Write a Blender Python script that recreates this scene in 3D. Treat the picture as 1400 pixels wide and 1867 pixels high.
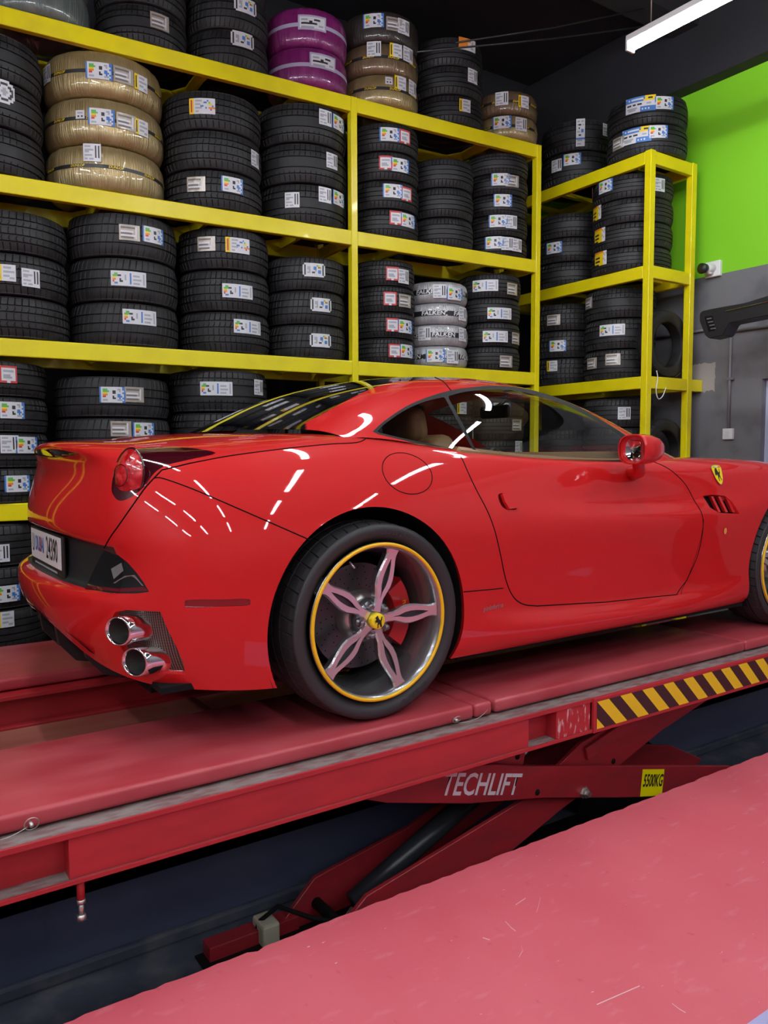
import bpy, bmesh, math, random
import numpy as np
from mathutils import Vector, Matrix
from mathutils.bvhtree import BVHTree

for o in list(bpy.data.objects):
    bpy.data.objects.remove(o, do_unlink=True)
scene = bpy.context.scene
COL = scene.collection
random.seed(7)
PI = math.pi

# ------------------------------------------------------------------ camera
CAM = np.array([-1.51854, -3.20681, 0.93419])
YAW, PITCH, ROLL, FPX = math.radians(55.84), math.radians(4.1545), math.radians(-0.2034), 1443.83
_f = np.array([math.cos(YAW) * math.cos(PITCH), math.sin(YAW) * math.cos(PITCH), -math.sin(PITCH)])
_r = np.array([math.sin(YAW), -math.cos(YAW), 0.0])
_u = np.cross(_r, _f)
CR = math.cos(ROLL) * _r + math.sin(ROLL) * _u
CU = math.cos(ROLL) * _u - math.sin(ROLL) * _r
cam_data = bpy.data.cameras.new('camera')
cam_data.sensor_fit = 'HORIZONTAL'
cam_data.sensor_width = 36.0
cam_data.lens = FPX * 36.0 / 1400.0
cam_data.clip_start = 0.05
cam = bpy.data.objects.new('camera', cam_data)
COL.objects.link(cam)
cam.matrix_world = Matrix(((CR[0], CU[0], -_f[0], CAM[0]), (CR[1], CU[1], -_f[1], CAM[1]),
                           (CR[2], CU[2], -_f[2], CAM[2]), (0, 0, 0, 1)))
scene.camera = cam

def pray(x, y):
    """direction of the sight line through a point measured on the photograph"""
    return _f + CR * (x - 700) / FPX - CU * (y - 933.5) / FPX
def at_y(x, y, Y):
    d = pray(x, y); return CAM + d * ((Y - CAM[1]) / d[1])
def at_x(x, y, X):
    d = pray(x, y); return CAM + d * ((X - CAM[0]) / d[0])
def to_px(P):
    P = np.atleast_2d(P) - CAM
    d = P @ _f
    return np.stack([700 + FPX * (P @ CR) / d, 933.5 - FPX * (P @ CU) / d], 1)

# ------------------------------------------------------------------ world, exposure
world = bpy.data.worlds.new('workshop_air')
scene.world = world
world.use_nodes = True
bg = world.node_tree.nodes['Background']
bg.inputs[0].default_value = (0.86, 0.90, 1.0, 1)
bg.inputs[1].default_value = 0.30
vs = scene.view_settings
vs.view_transform = 'Standard'
vs.look = 'None'
vs.gamma = 1.0
vs.use_curve_mapping = False
vs.exposure = 0.35
TUBE_POWER = 56.0

# ------------------------------------------------------------------ materials
MATS = {}
def mat(name, color, rough=0.5, metal=0.0, coat=0.0, spec=0.5, emis=None, estr=0.0, trans=0.0):
    if name in MATS: return MATS[name]
    m = bpy.data.materials.new(name); m.use_nodes = True
    b = m.node_tree.nodes['Principled BSDF']
    b.inputs['Base Color'].default_value = (*color, 1)
    b.inputs['Roughness'].default_value = rough
    b.inputs['Metallic'].default_value = metal
    b.inputs['Coat Weight'].default_value = coat
    b.inputs['Coat Roughness'].default_value = 0.03
    b.inputs['Specular IOR Level'].default_value = spec
    b.inputs['Transmission Weight'].default_value = trans
    if emis:
        b.inputs['Emission Color'].default_value = (*emis, 1)
        b.inputs['Emission Strength'].default_value = estr
    m.diffuse_color = (*color, 1)
    MATS[name] = m
    return m
def nodes(m):
    return m.node_tree.nodes, m.node_tree.links, m.node_tree.nodes['Principled BSDF']
def add_noise(m, scale, c1, c2, lo=0.35, hi=0.65, detail=6, stretch=(1, 1, 1), bump=0.0, rough=None, dist=0.02, src=None, coord='Object'):
    """colour variation between two colours by noise, optional bump and roughness change"""
    N, L, b = nodes(m)
    tc = N.new('ShaderNodeTexCoord'); mp = N.new('ShaderNodeMapping')
    mp.inputs['Scale'].default_value = stretch
    L.new(tc.outputs[coord], mp.inputs['Vector'])
    nz = N.new('ShaderNodeTexNoise'); nz.inputs['Scale'].default_value = scale; nz.inputs['Detail'].default_value = detail
    L.new(mp.outputs[0], nz.inputs['Vector'])
    cr = N.new('ShaderNodeValToRGB'); cr.color_ramp.elements[0].position = lo; cr.color_ramp.elements[1].position = hi
    L.new(nz.outputs['Fac'], cr.inputs[0])
    mx = N.new('ShaderNodeMix'); mx.data_type = 'RGBA'
    L.new(cr.outputs[0], mx.inputs['Factor'])
    if src is None: mx.inputs['A'].default_value = (*c1, 1)
    else: L.new(src, mx.inputs['A'])
    mx.inputs['B'].default_value = (*c2, 1)
    L.new(mx.outputs['Result'], b.inputs['Base Color'])
    if bump:
        bp = N.new('ShaderNodeBump'); bp.inputs['Strength'].default_value = bump; bp.inputs['Distance'].default_value = dist
        L.new(nz.outputs['Fac'], bp.inputs['Height']); L.new(bp.outputs[0], b.inputs['Normal'])
    if rough:
        mr = N.new('ShaderNodeMapRange'); mr.inputs['To Min'].default_value = rough[0]; mr.inputs['To Max'].default_value = rough[1]
        L.new(cr.outputs[0], mr.inputs['Value']); L.new(mr.outputs[0], b.inputs['Roughness'])
    return mx.outputs['Result']

M_RED = mat('car_paint_red', (0.55, 0.009, 0.010), 0.5, 0.0, 1.0, 0.15)
M_GAP = mat('panel_gap_black', (0.004, 0.004, 0.004), 0.8, spec=0.1)
M_BLACK = mat('satin_black', (0.012, 0.012, 0.013), 0.45)
M_MATTBLACK = mat('matt_black', (0.006, 0.006, 0.007), 0.85, spec=0.2)
M_CHROME = mat('chrome', (0.82, 0.82, 0.84), 0.08, 1.0)
M_STEEL = mat('zinc_steel', (0.55, 0.53, 0.50), 0.38, 0.9)
M_RUB = mat('tyre_rubber', (0.016, 0.016, 0.018), 0.55, spec=0.45)
add_noise(M_RUB, 9, (0.012, 0.012, 0.0135), (0.026, 0.026, 0.028), 0.4, 0.75, rough=(0.5, 0.68))
M_RUB2 = mat('tyre_rubber_new', (0.010, 0.010, 0.012), 0.6, spec=0.4)
M_YEL = mat('rack_yellow_paint', (0.80, 0.66, 0.0), 0.38, coat=0.15)
add_noise(M_YEL, 5, (0.82, 0.72, 0.004), (0.72, 0.61, 0.004), 0.45, 0.8, rough=(0.32, 0.5))
M_LIFT = mat('lift_red_paint', (0.42, 0.035, 0.045), 0.42, spec=0.5)
_s = add_noise(M_LIFT, 3.0, (0.40, 0.040, 0.052), (0.50, 0.085, 0.10), 0.35, 0.75, stretch=(1, 3, 1))
add_noise(M_LIFT, 60, None, (0.50, 0.26, 0.26), 0.72, 0.92, stretch=(0.25, 2.0, 1), src=_s, bump=0.04, rough=(0.36, 0.6), dist=0.003)
M_LIFTV = mat('lift_red_gloss', (0.42, 0.02, 0.026), 0.4)
add_noise(M_LIFTV, 4, (0.42, 0.022, 0.028), (0.36, 0.020, 0.028), 0.4, 0.7, stretch=(1, 1, 5), rough=(0.34, 0.5))
M_DUST = mat('dusty_ledge', (0.30, 0.20, 0.19), 0.8)
add_noise(M_DUST, 25, (0.17, 0.075, 0.075), (0.23, 0.19, 0.18), 0.35, 0.6, stretch=(0.6, 2, 1))
M_BROWN = mat('dull_brown_red', (0.28, 0.075, 0.06), 0.45)
add_noise(M_BROWN, 4, (0.28, 0.07, 0.055), (0.36, 0.13, 0.09), 0.4, 0.7, stretch=(0.6, 3, 1))
M_NAVY = mat('pit_navy_paint', (0.022, 0.027, 0.055), 0.55)
add_noise(M_NAVY, 3, (0.070, 0.084, 0.155), (0.095, 0.108, 0.18), 0.35, 0.75)
M_PITFLOOR = mat('pit_floor_grime', (0.03, 0.035, 0.05), 0.7)
add_noise(M_PITFLOOR, 8, (0.050, 0.060, 0.090), (0.14, 0.14, 0.15), 0.45, 0.8)
M_GREYWALL = mat('wall_grey_paint', (0.17, 0.17, 0.185), 0.6)
M_DARKWALL = mat('dark_workshop_wall', (0.02, 0.02, 0.024), 0.8)
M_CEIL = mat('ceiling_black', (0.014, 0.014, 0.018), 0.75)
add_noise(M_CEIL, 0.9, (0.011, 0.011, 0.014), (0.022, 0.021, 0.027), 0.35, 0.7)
M_WHITE = mat('white_plastic', (0.75, 0.75, 0.76), 0.35)
M_PAPER = mat('label_white', (0.66, 0.68, 0.72), 0.35)
M_PTXT = mat('label_print_grey', (0.36, 0.38, 0.42), 0.4)
M_PBLK = mat('label_print_black', (0.02, 0.02, 0.02), 0.4)
M_PBLU = mat('label_print_blue', (0.06, 0.20, 0.55), 0.35)
M_PRED = mat('label_print_red', (0.55, 0.05, 0.05), 0.35)
M_PORA = mat('label_print_orange', (0.75, 0.25, 0.03), 0.35)
M_PYEL = mat('label_print_yellow', (0.85, 0.62, 0.01), 0.35)
M_PGRN = mat('label_print_green', (0.12, 0.45, 0.08), 0.35)
M_FOIL = mat('label_foil', (0.42, 0.38, 0.33), 0.3, 0.25)
M_FOILD = mat('label_foil_print', (0.16, 0.14, 0.12), 0.4)
M_LAVP = mat('label_lilac', (0.42, 0.40, 0.55), 0.4)

def wrap_mat(name, c1, c2, metal, rough):
    m = mat(name, c1, rough, metal, coat=0.6)
    N, L, b = nodes(m)
    add_noise(m, 14, c1, c2, 0.35, 0.7, stretch=(1, 1, 0.6))
    tc = N.new('ShaderNodeTexCoord'); sx = N.new('ShaderNodeSeparateXYZ'); L.new(tc.outputs['Object'], sx.inputs[0])
    at = N.new('ShaderNodeMath'); at.operation = 'ARCTAN2'; L.new(sx.outputs['Y'], at.inputs[0]); L.new(sx.outputs['X'], at.inputs[1])
    cb = N.new('ShaderNodeCombineXYZ'); L.new(at.outputs[0], cb.inputs['X']); L.new(sx.outputs['Z'], cb.inputs['Y'])
    mp = N.new('ShaderNodeMapping'); mp.inputs['Scale'].default_value = (26, 4, 1); L.new(cb.outputs[0], mp.inputs['Vector'])
    nz = N.new('ShaderNodeTexNoise'); nz.inputs['Scale'].default_value = 1.6; nz.inputs['Detail'].default_value = 5
    L.new(mp.outputs[0], nz.inputs['Vector'])
    bp = N.new('ShaderNodeBump'); bp.inputs['Strength'].default_value = 0.55; bp.inputs['Distance'].default_value = 0.02
    L.new(nz.outputs['Fac'], bp.inputs['Height']); L.new(bp.outputs[0], b.inputs['Normal'])
    return m
M_GOLD = wrap_mat('film_gold', (0.34, 0.25, 0.105), (0.44, 0.34, 0.17), 0.45, 0.34)
M_BRONZE = wrap_mat('film_bronze', (0.16, 0.10, 0.055), (0.22, 0.15, 0.08), 0.35, 0.36)
M_DKFILM = wrap_mat('film_dark', (0.030, 0.025, 0.022), (0.05, 0.04, 0.032), 0.2, 0.4)
M_PURPLE = wrap_mat('film_purple', (0.20, 0.010, 0.13), (0.27, 0.03, 0.19), 0.1, 0.3)
M_SILVER = wrap_mat('film_silver', (0.40, 0.41, 0.42), (0.58, 0.58, 0.6), 0.35, 0.3)
M_PALEG = wrap_mat('film_pale_green', (0.10, 0.13, 0.12), (0.17, 0.20, 0.18), 0.1, 0.3)

# ------------------------------------------------------------------ mesh helpers
def link(name, me, parent=None, mats=None, smooth=None):
    o = bpy.data.objects.new(name, me)
    COL.objects.link(o)
    if mats is not None:
        for m in (mats if isinstance(mats, (list, tuple)) else [mats]): me.materials.append(m)
    if smooth is not None:
        me.polygons.foreach_set('use_smooth', [smooth] * len(me.polygons))
    if parent is not None: o.parent = parent
    return o
def pydata(name, v, f, mats, parent=None, smooth=False, midx=None):
    me = bpy.data.meshes.new(name)
    me.from_pydata([tuple(map(float, p)) for p in v], [], f)
    if midx is not None:
        me.polygons.foreach_set('material_index', midx)
    me.update()
    return link(name, me, parent, mats, smooth)
def bm_obj(name, bm, mats, parent=None, smooth=False):
    me = bpy.data.meshes.new(name)
    bm.to_mesh(me); bm.free()
    return link(name, me, parent, mats, smooth)
def add_box(bm, x0, x1, y0, y1, z0, z1, bev=0.0, seg=2):
    r = bmesh.ops.create_cube(bm, size=1.0)
    vs_ = r['verts']
    for v in vs_:
        v.co = Vector(((x0 + x1) / 2 + v.co.x * (x1 - x0), (y0 + y1) / 2 + v.co.y * (y1 - y0), (z0 + z1) / 2 + v.co.z * (z1 - z0)))
    if bev > 0:
        es = list({e for v in vs_ for e in v.link_edges})
        bmesh.ops.bevel(bm, geom=es, offset=bev, segments=seg, affect='EDGES', profile=0.5)
def box(name, x0, x1, y0, y1, z0, z1, m, parent=None, bev=0.0, seg=2, smooth=False):
    bm = bmesh.new(); add_box(bm, x0, x1, y0, y1, z0, z1, bev, seg)
    return bm_obj(name, bm, m, parent, smooth)
def tube_data(path, r, n=8, closed=False):
    P = [Vector(p) for p in path]; v = []; f = []
    k = len(P); up = Vector((0.13, 0.21, 0.97)); 
    for i, p in enumerate(P):
        a = P[(i - 1) % k] if (i > 0 or closed) else p
        b = P[(i + 1) % k] if (i < k - 1 or closed) else p
        t = (b - a).normalized()
        s = t.cross(up)
        if s.length < 1e-3: s = t.cross(Vector((1, 0, 0)))
        s.normalize(); w = s.cross(t)
        rr = r[i] if isinstance(r, (list, tuple)) else r
        for j in range(n):
            an = 2 * PI * j / n
            v.append(p + s * (rr * math.cos(an)) + w * (rr * math.sin(an)))
    for i in range(k if closed else k - 1):
        for j in range(n):
            a0 = i * n + j; a1 = i * n + (j + 1) % n
            b0 = ((i + 1) % k) * n + j; b1 = ((i + 1) % k) * n + (j + 1) % n
            f.append((a0, b0, b1, a1))
    if not closed:
        f.append(tuple(range(n))); f.append(tuple(range((k - 1) * n, k * n))[::-1])
    return v, f
def tube(name, path, r, m, parent=None, n=8, closed=False):
    v, f = tube_data(path, r, n, closed)
    return pydata(name, v, f, m, parent, True)
def lathe_data(prof, n, axis='Z', close=False):
    """prof: list of (r, s). axis Z: (r cos, r sin, s); axis Y: (r cos, s, r sin)"""
    v = []; f = []; k = len(prof)
    for j in range(n):
        a = 2 * PI * j / n; c, s_ = math.cos(a), math.sin(a)
        for (r, s) in prof:
            v.append((r * c, r * s_, s) if axis == 'Z' else (r * c, s, r * s_))
    for j in range(n):
        for i in range(k if close else k - 1):
            a0 = j * k + i; a1 = j * k + (i + 1) % k
            b0 = ((j + 1) % n) * k + i; b1 = ((j + 1) % n) * k + (i + 1) % k
            f.append((a0, b0, b1, a1) if axis == 'Z' else (a0, a1, b1, b0))
    return v, f
def lathe(name, prof, n, m, parent=None, axis='Z', smooth=True, close=False):
    v, f = lathe_data(prof, n, axis, close)
    return pydata(name, v, f, m, parent, smooth)
def prism(name, poly, y0, y1, m, parent=None, bev=0.0):
    """polygon in the XZ plane, given thickness along Y"""
    bm = bmesh.new()
    a = [bm.verts.new((p[0], y0, p[1])) for p in poly]
    b = [bm.verts.new((p[0], y1, p[1])) for p in poly]
    n = len(poly)
    bm.faces.new(a); bm.faces.new(b[::-1])
    for i in range(n): bm.faces.new((a[i], b[i], b[(i + 1) % n], a[(i + 1) % n]))
    bmesh.ops.recalc_face_normals(bm, faces=bm.faces)
    if bev: bmesh.ops.bevel(bm, geom=bm.edges[:], offset=bev, segments=1, affect='EDGES')
    return bm_obj(name, bm, m, parent)
def text_mesh(s, size, depth=0.0, shear=0.0, sx=1.0, bold=0.0, spacing=1.0):
    cu = bpy.data.curves.new('lettering', 'FONT')
    cu.body = s; cu.size = size; cu.extrude = depth; cu.shear = shear; cu.offset = bold; cu.space_character = spacing
    cu.align_x = 'CENTER'; cu.align_y = 'CENTER'; cu.resolution_u = 3
    o = bpy.data.objects.new('lettering', cu); COL.objects.link(o)
    dg = bpy.context.evaluated_depsgraph_get()
    me = bpy.data.meshes.new_from_object(o.evaluated_get(dg))
    bpy.data.objects.remove(o); bpy.data.curves.remove(cu)
    if sx != 1.0:
        for v in me.vertices: v.co.x *= sx
    return me
def tag(o, label, cat, group=None):
    o['label'] = label; o['category'] = cat
    if group: o['group'] = group
    return o
def thing(name, loc, label, cat, group=None, rotz=0.0):
    o = bpy.data.objects.new(name, None); COL.objects.link(o)
    o.empty_display_size = 0.1
    o.location = loc; o.rotation_euler = (0, 0, rotz)
    return tag(o, label, cat, group)
def structure(o):
    o['kind'] = 'structure'
    return o
# ------------------------------------------------------------------ the room
FLOOR = -0.5
M_FLOOR = mat('floor_red_paint', (0.58, 0.10, 0.13), 0.45)
_s = add_noise(M_FLOOR, 1.6, (0.56, 0.085, 0.115), (0.62, 0.125, 0.155), 0.3, 0.7)
_s = add_noise(M_FLOOR, 16, None, (0.66, 0.22, 0.25), 0.60, 0.85, src=_s, stretch=(0.5, 1.3, 1))
_s = add_noise(M_FLOOR, 30, None, (0.40, 0.055, 0.07), 0.66, 0.85, src=_s, stretch=(1, 0.7, 1))
add_noise(M_FLOOR, 85, None, (0.85, 0.72, 0.72), 0.735, 0.80, src=_s, stretch=(0.35, 0.9, 1), bump=0.05, rough=(0.42, 0.6), dist=0.002)
def chip_edge_floor():
    """near floor slab with a chipped concrete lip along the pit"""
    rnd = random.Random(3)
    xs = np.arange(-6.2, 4.61, 0.03); v = []; f = []
    for x in xs:
        e_ = -1.155 + rnd.uniform(-0.004, 0.004) + (0.010 if rnd.random() < 0.06 else 0) * -1
        v += [(x, -9.0, FLOOR), (x, e_ - 0.015, FLOOR), (x, e_, FLOOR - 0.012), (x, e_ + 0.002, FLOOR - 0.42)]
    for i in range(len(xs) - 1):
        a = i * 4
        for k in range(3): f.append((a + k, a + 4 + k, a + 5 + k, a + 1 + k))
    return structure(pydata('floor', v, f, M_FLOOR))
floor = chip_edge_floor()
def at_z(x, y, Z):
    d = pray(x, y); return CAM + d * ((Z - CAM[2]) / d[2])
M_SCR = mat('scratch_pale', (0.72, 0.50, 0.50), 0.7)
for q in ([(921, 1680), (932, 1692), (940, 1698)], [(950, 1724), (953, 1733), (946, 1746)], [(1088, 1832), (1120, 1818), (1166, 1798)], [(985, 1637), (981, 1655), (978, 1664)],
          [(1225, 1830), (1238, 1840), (1250, 1847)], [(880, 1710), (893, 1714)], [(940, 1650), (958, 1638)]):
    pts = [tuple(at_z(px, py, FLOOR)) for px, py in q]
    v = []
    for (X_, Y_, Z_) in pts: v += [(X_ - 0.0012, Y_ - 0.0014, FLOOR + 0.0008), (X_ + 0.0012, Y_ + 0.0014, FLOOR + 0.0008)]
    pydata('scratch', v, [(2 * i, 2 * i + 1, 2 * i + 3, 2 * i + 2) for i in range(len(pts) - 1)], M_SCR, floor)
# pale-lilac painted bay at the near edge of the red floor
M_LILAC = mat('lilac_floor_paint', (0.36, 0.36, 0.60), 0.5)
structure(pydata('floor', [(-0.62, -2.9, FLOOR + 0.002), (3.5, -2.9, FLOOR + 0.002), (3.5, -2.15, FLOOR + 0.002), (-0.62, -2.15, FLOOR + 0.002)], [(0, 1, 2, 3)], M_LILAC))
PITZ = -0.88
structure(pydata('floor', [(-6.2, -1.16, PITZ), (4.6, -1.16, PITZ), (4.6, -0.40, PITZ), (-6.2, -0.40, PITZ)], [(0, 1, 2, 3)], M_PITFLOOR))
structure(pydata('wall_pit', [(-6.2, -0.40, PITZ), (4.6, -0.40, PITZ), (4.6, -0.40, FLOOR), (-6.2, -0.40, FLOOR)], [(0, 1, 2, 3)], M_NAVY))
structure(box('trim_1', -6.2, 4.6, -0.43, -0.40, PITZ, PITZ + 0.05, M_PITFLOOR, bev=0.01))
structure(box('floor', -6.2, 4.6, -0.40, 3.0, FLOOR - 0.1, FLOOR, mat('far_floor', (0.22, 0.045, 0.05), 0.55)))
structure(box('wall_back', -6.35, 4.8, 3.0, 3.15, FLOOR, 4.75, M_DARKWALL))
M_WALLR = mat('right_wall_paint', (0.2, 0.2, 0.2), 0.55)
def right_wall_material():
    N, L, b = nodes(M_WALLR)
    tc = N.new('ShaderNodeTexCoord'); sx = N.new('ShaderNodeSeparateXYZ'); L.new(tc.outputs['Object'], sx.inputs[0])
    g = N.new('ShaderNodeMath'); g.operation = 'GREATER_THAN'; g.inputs[1].default_value = 2.43; L.new(sx.outputs['Z'], g.inputs[0])
    nz = N.new('ShaderNodeTexNoise'); nz.inputs['Scale'].default_value = 3.5; nz.inputs['Detail'].default_value = 8; L.new(tc.outputs['Object'], nz.inputs['Vector'])
    cr = N.new('ShaderNodeValToRGB'); cr.color_ramp.elements[0].position = 0.5; cr.color_ramp.elements[1].position = 0.72
    cr.color_ramp.elements[0].color = (0.165, 0.165, 0.18, 1); cr.color_ramp.elements[1].color = (0.10, 0.10, 0.11, 1)
    L.new(nz.outputs['Fac'], cr.inputs[0])
    m1 = N.new('ShaderNodeMix'); m1.data_type = 'RGBA'; L.new(g.outputs[0], m1.inputs['Factor'])
    L.new(cr.outputs[0], m1.inputs['A']); m1.inputs['B'].default_value = (0.22, 0.62, 0.015, 1)
    L.new(m1.outputs['Result'], b.inputs['Base Color'])
right_wall_material()
wall_right = structure(box('wall_right', 4.6, 4.75, 0.395, 3.0, FLOOR, 4.0, M_WALLR))
structure(box('wall_right', 4.6, 4.75, 0.25, 0.395, 1.53, 4.0, M_WALLR))
structure(box('wall_right', 4.6, 4.75, -1.3, 0.25, 1.53, 4.0, M_GREYWALL))
structure(box('wall_right', 4.6, 4.75, -9.0, -1.3, FLOOR, 4.0, M_GREYWALL))
structure(box('wall_front', -6.2, 4.75, -9.15, -9.0, FLOOR, 4.75, M_GREYWALL))
structure(box('wall_left', -6.35, -6.2, -9.15, 3.15, FLOOR, 4.75, M_GREYWALL))
structure(box('trim_shade', 4.45, 4.8, -9.0, 3.0, 4.0, 4.7, M_CEIL, bev=0.01))  # black beam standing in for the soft shading above the green paint
structure(box('ceiling', -6.35, 4.8, -9.15, 3.15, 4.75, 4.85, M_CEIL))
structure(box('trim_3', -6, 4.6, 0.95, 1.2, 4.45, 4.75, M_CEIL))
structure(box('trim_4', -6, 4.6, -2.4, -2.15, 4.45, 4.75, M_CEIL))
# unpainted filler patch on the grey wall: ragged rectangle of paler paint
def patch():
    p0 = at_x(1268, 664, 4.6); p1 = at_x(1303, 712, 4.6)
    rnd = random.Random(5)
    y0, y1, z0, z1 = p1[1], p0[1] + 0.06, p1[2], p0[2]
    pts = []
    for i in range(14): pts.append((y0 + rnd.uniform(-0.005, 0.005), z0 + (z1 - z0) * i / 13))
    for i in range(14): pts.append((y0 + (y1 - y0) * i / 13, z1 + rnd.uniform(-0.008, 0.006)))
    for i in range(14): pts.append((y1, z1 - (z1 - z0) * i / 13))
    for i in range(14): pts.append((y1 + (y0 - y1) * i / 13, z0 + rnd.uniform(-0.02, 0.008)))
    o = pydata('paint_patch', [(4.599, a, b) for a, b in pts], [tuple(range(len(pts)))], mat('filler_beige', (0.36, 0.34, 0.32), 0.8), wall_right)
patch()

# ------------------------------------------------------------------ tube lights
M_TUBE = mat('led_diffuser', (0.9, 0.92, 1.0), 0.4, emis=(0.93, 0.96, 1.0), estr=TUBE_POWER)
def tube_light(x, y0, y1, z, label, group='led tube lights on the dark ceiling'):
    t = thing('tube_light', (x, y1, z), label, 'light', group)
    L_ = y0 - y1
    box('light_body', -0.036, 0.036, -0.02, L_ + 0.02, 0.020, 0.06, M_WHITE, t, 0.004)
    pr = [(0.0, 0.0)] + [(0.034, 0.0), (0.034, L_), (0.0, L_)]
    lathe('light_tube', pr, 20, M_TUBE, t, 'Y')
    for yy in (-0.02, L_ + 0.002):
        box('end_cap', -0.038, 0.038, yy, yy + 0.018, -0.038, 0.04, M_WHITE, t, 0.004)
    for yy in (0.15, L_ - 0.15):
        tube('hanger', [(0, yy, 0.06), (0, yy, 4.75 - z)], 0.004, M_STEEL, t, 6)
    return t
tube_light(2.86, 0.34, -1.16, 3.6, 'lit white tube light hanging closest to the green wall and the racks')
ROWS = ((0.34, -1.16, 'row over the lift'), (-2.0, -3.5, 'row beside the lift'), (-4.3, -5.8, 'third row from the racks'), (-6.6, -8.1, 'row by the front wall'))
for (ya, yb, rn) in ROWS:
    for x, cn in ((2.86, 'nearest the green wall'), (0.8, 'second from green wall'), (-1.3, 'middle one'), (-3.4, 'second from left wall'), (-5.4, 'nearest the left wall')):
        if not (x == 2.86 and ya == 0.34): tube_light(x, ya, yb, 3.6, f'lit white tube light, {rn}, {cn}')
for i, (a, b, c) in enumerate([((760, 95), (1010, 70), (1400, 18)), ((830, 78), (1010, 50), (1400, -30))]):
    pts = [at_y(q[0], q[1], 1.05) for q in (a, b, c)]
    tag(tube('ceiling_cable', [tuple(q) for q in pts], 0.006, M_BLACK, None, 6), ('thin dark cable strung low under the black ceiling', 'upper of two thin dark cables under the black ceiling')[i], 'cable', 'cables under the ceiling')
# ------------------------------------------------------------------ tyre racks
def smooth_curve(P, n=6):
    P = [np.array(p, float) for p in P]; out = []
    for i in range(len(P) - 1):
        p0 = P[i - 1] if i else 2 * P[0] - P[1]; p1, p2 = P[i], P[i + 1]; p3 = P[i + 2] if i + 2 < len(P) else 2 * P[-1] - P[-2]
        for j in range(n):
            t = j / n; out.append(0.5 * ((2*p1) + (-p0+p2)*t + (2*p0-5*p1+4*p2-p3)*t*t + (-p0+3*p1-3*p2+p3)*t**3))
    return out + [P[-1]]
RA = 0.0577
def rack_xy(lx, ly):
    return (3.42 + lx * math.cos(RA) + ly * math.sin(RA), 1.7 - lx * math.sin(RA) + ly * math.cos(RA))
rack = thing('tyre_rack', (3.42, 1.7, FLOOR), 'long yellow steel tyre rack of four shelves against the dark back wall', 'rack', rotz=-RA)
LEV = [3.51, 2.565, 1.625, 0.65]
RD = 0.62
BH = 0.105
POSTS = [-5.3, -1.765, 0.0]
for lx in POSTS:
    for ly in (0.0, RD - 0.06):
        box('post', lx - 0.05, lx, ly, ly + 0.06, 0.0, LEV[0] - FLOOR - (0.0 if ly == 0 else 0.01), M_YEL, rack, 0.004)
        box('foot_plate', lx - 0.08, lx + 0.03, ly - 0.02, ly + 0.09, 0.0, 0.008, M_YEL, rack)
for z in LEV:
    zt = z - FLOOR
    for a, b in ((POSTS[0], POSTS[1] - 0.05), (POSTS[1], POSTS[2] - 0.05)):
        box('shelf_beam', a, b, 0.002, 0.05, zt - BH, zt, M_YEL, rack, 0.006)
        box('shelf_beam', a, b, RD - 0.05, RD, zt - BH, zt, M_YEL, rack, 0.006)
        n_ = max(2, int((b - a) / 0.62))
        for i in range(n_):
            xc = a + (b - a) * (i + 0.5) / n_
            # cross bar with splayed ends welded to the beams
            v = []
            for (y, hw) in ((0.05, 0.10), (0.17, 0.025), (RD - 0.17, 0.025), (RD - 0.05, 0.10)):
                v += [(xc - hw, y, zt - 0.006), (xc + hw, y, zt - 0.006), (xc + 0.012, y, zt - 0.075), (xc - 0.012, y, zt - 0.075)]
            f = [(0, 1, 2, 3), (15, 14, 13, 12)]
            for k in range(3):
                for j in range(4):
                    f.append((k * 4 + j, k * 4 + 4 + j, k * 4 + 4 + (j + 1) % 4, k * 4 + (j + 1) % 4))
            pydata('cross_bar', v, f, M_YEL, rack)
    for lx in POSTS:
        box('end_rail', lx - 0.045, lx - 0.005, 0.06, RD - 0.06, zt - 0.09, zt - 0.01, M_YEL, rack, 0.004)

rack2 = thing('tyre_rack', (3.85, 0.93, FLOOR), 'shorter yellow steel tyre rack standing against the green and grey wall', 'rack')
LEV2 = [3.33, 2.44, 1.56, 0.66]
XD, YD = 0.60, 1.75
for (x, y) in ((0, 0), (XD - 0.06, 0), (0, YD), (XD - 0.06, YD)):
    box('post', x, x + 0.06, y, y + 0.06, 0, LEV2[0] - FLOOR + 0.004, M_YEL, rack2, 0.004)
    box('foot_plate', x - 0.03, x + 0.09, y - 0.03, y + 0.09, 0, 0.008, M_YEL, rack2)
for z in LEV2:
    zt = z - FLOOR
    for x in (0.002, XD - 0.05):
        box('shelf_beam', x, x + 0.048, 0.06, YD, zt - 0.1, zt, M_YEL, rack2, 0.006)
    for y in (0.004, YD):
        box('end_rail', 0.06, XD - 0.06, y, y + 0.045, zt - 0.1, zt, M_YEL, rack2, 0.006)
    for i in range(4):
        yc = 0.28 + i * 0.4
        box('cross_bar', 0.05, XD - 0.05, yc, yc + 0.05, zt - 0.04, zt - 0.004, M_YEL, rack2, 0.003)
box('wall_tie', XD - 0.06, 0.745, 0.002, 0.05, LEV2[2] - FLOOR - 0.1, LEV2[2] - FLOOR, M_YEL, rack2, 0.004)

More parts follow.
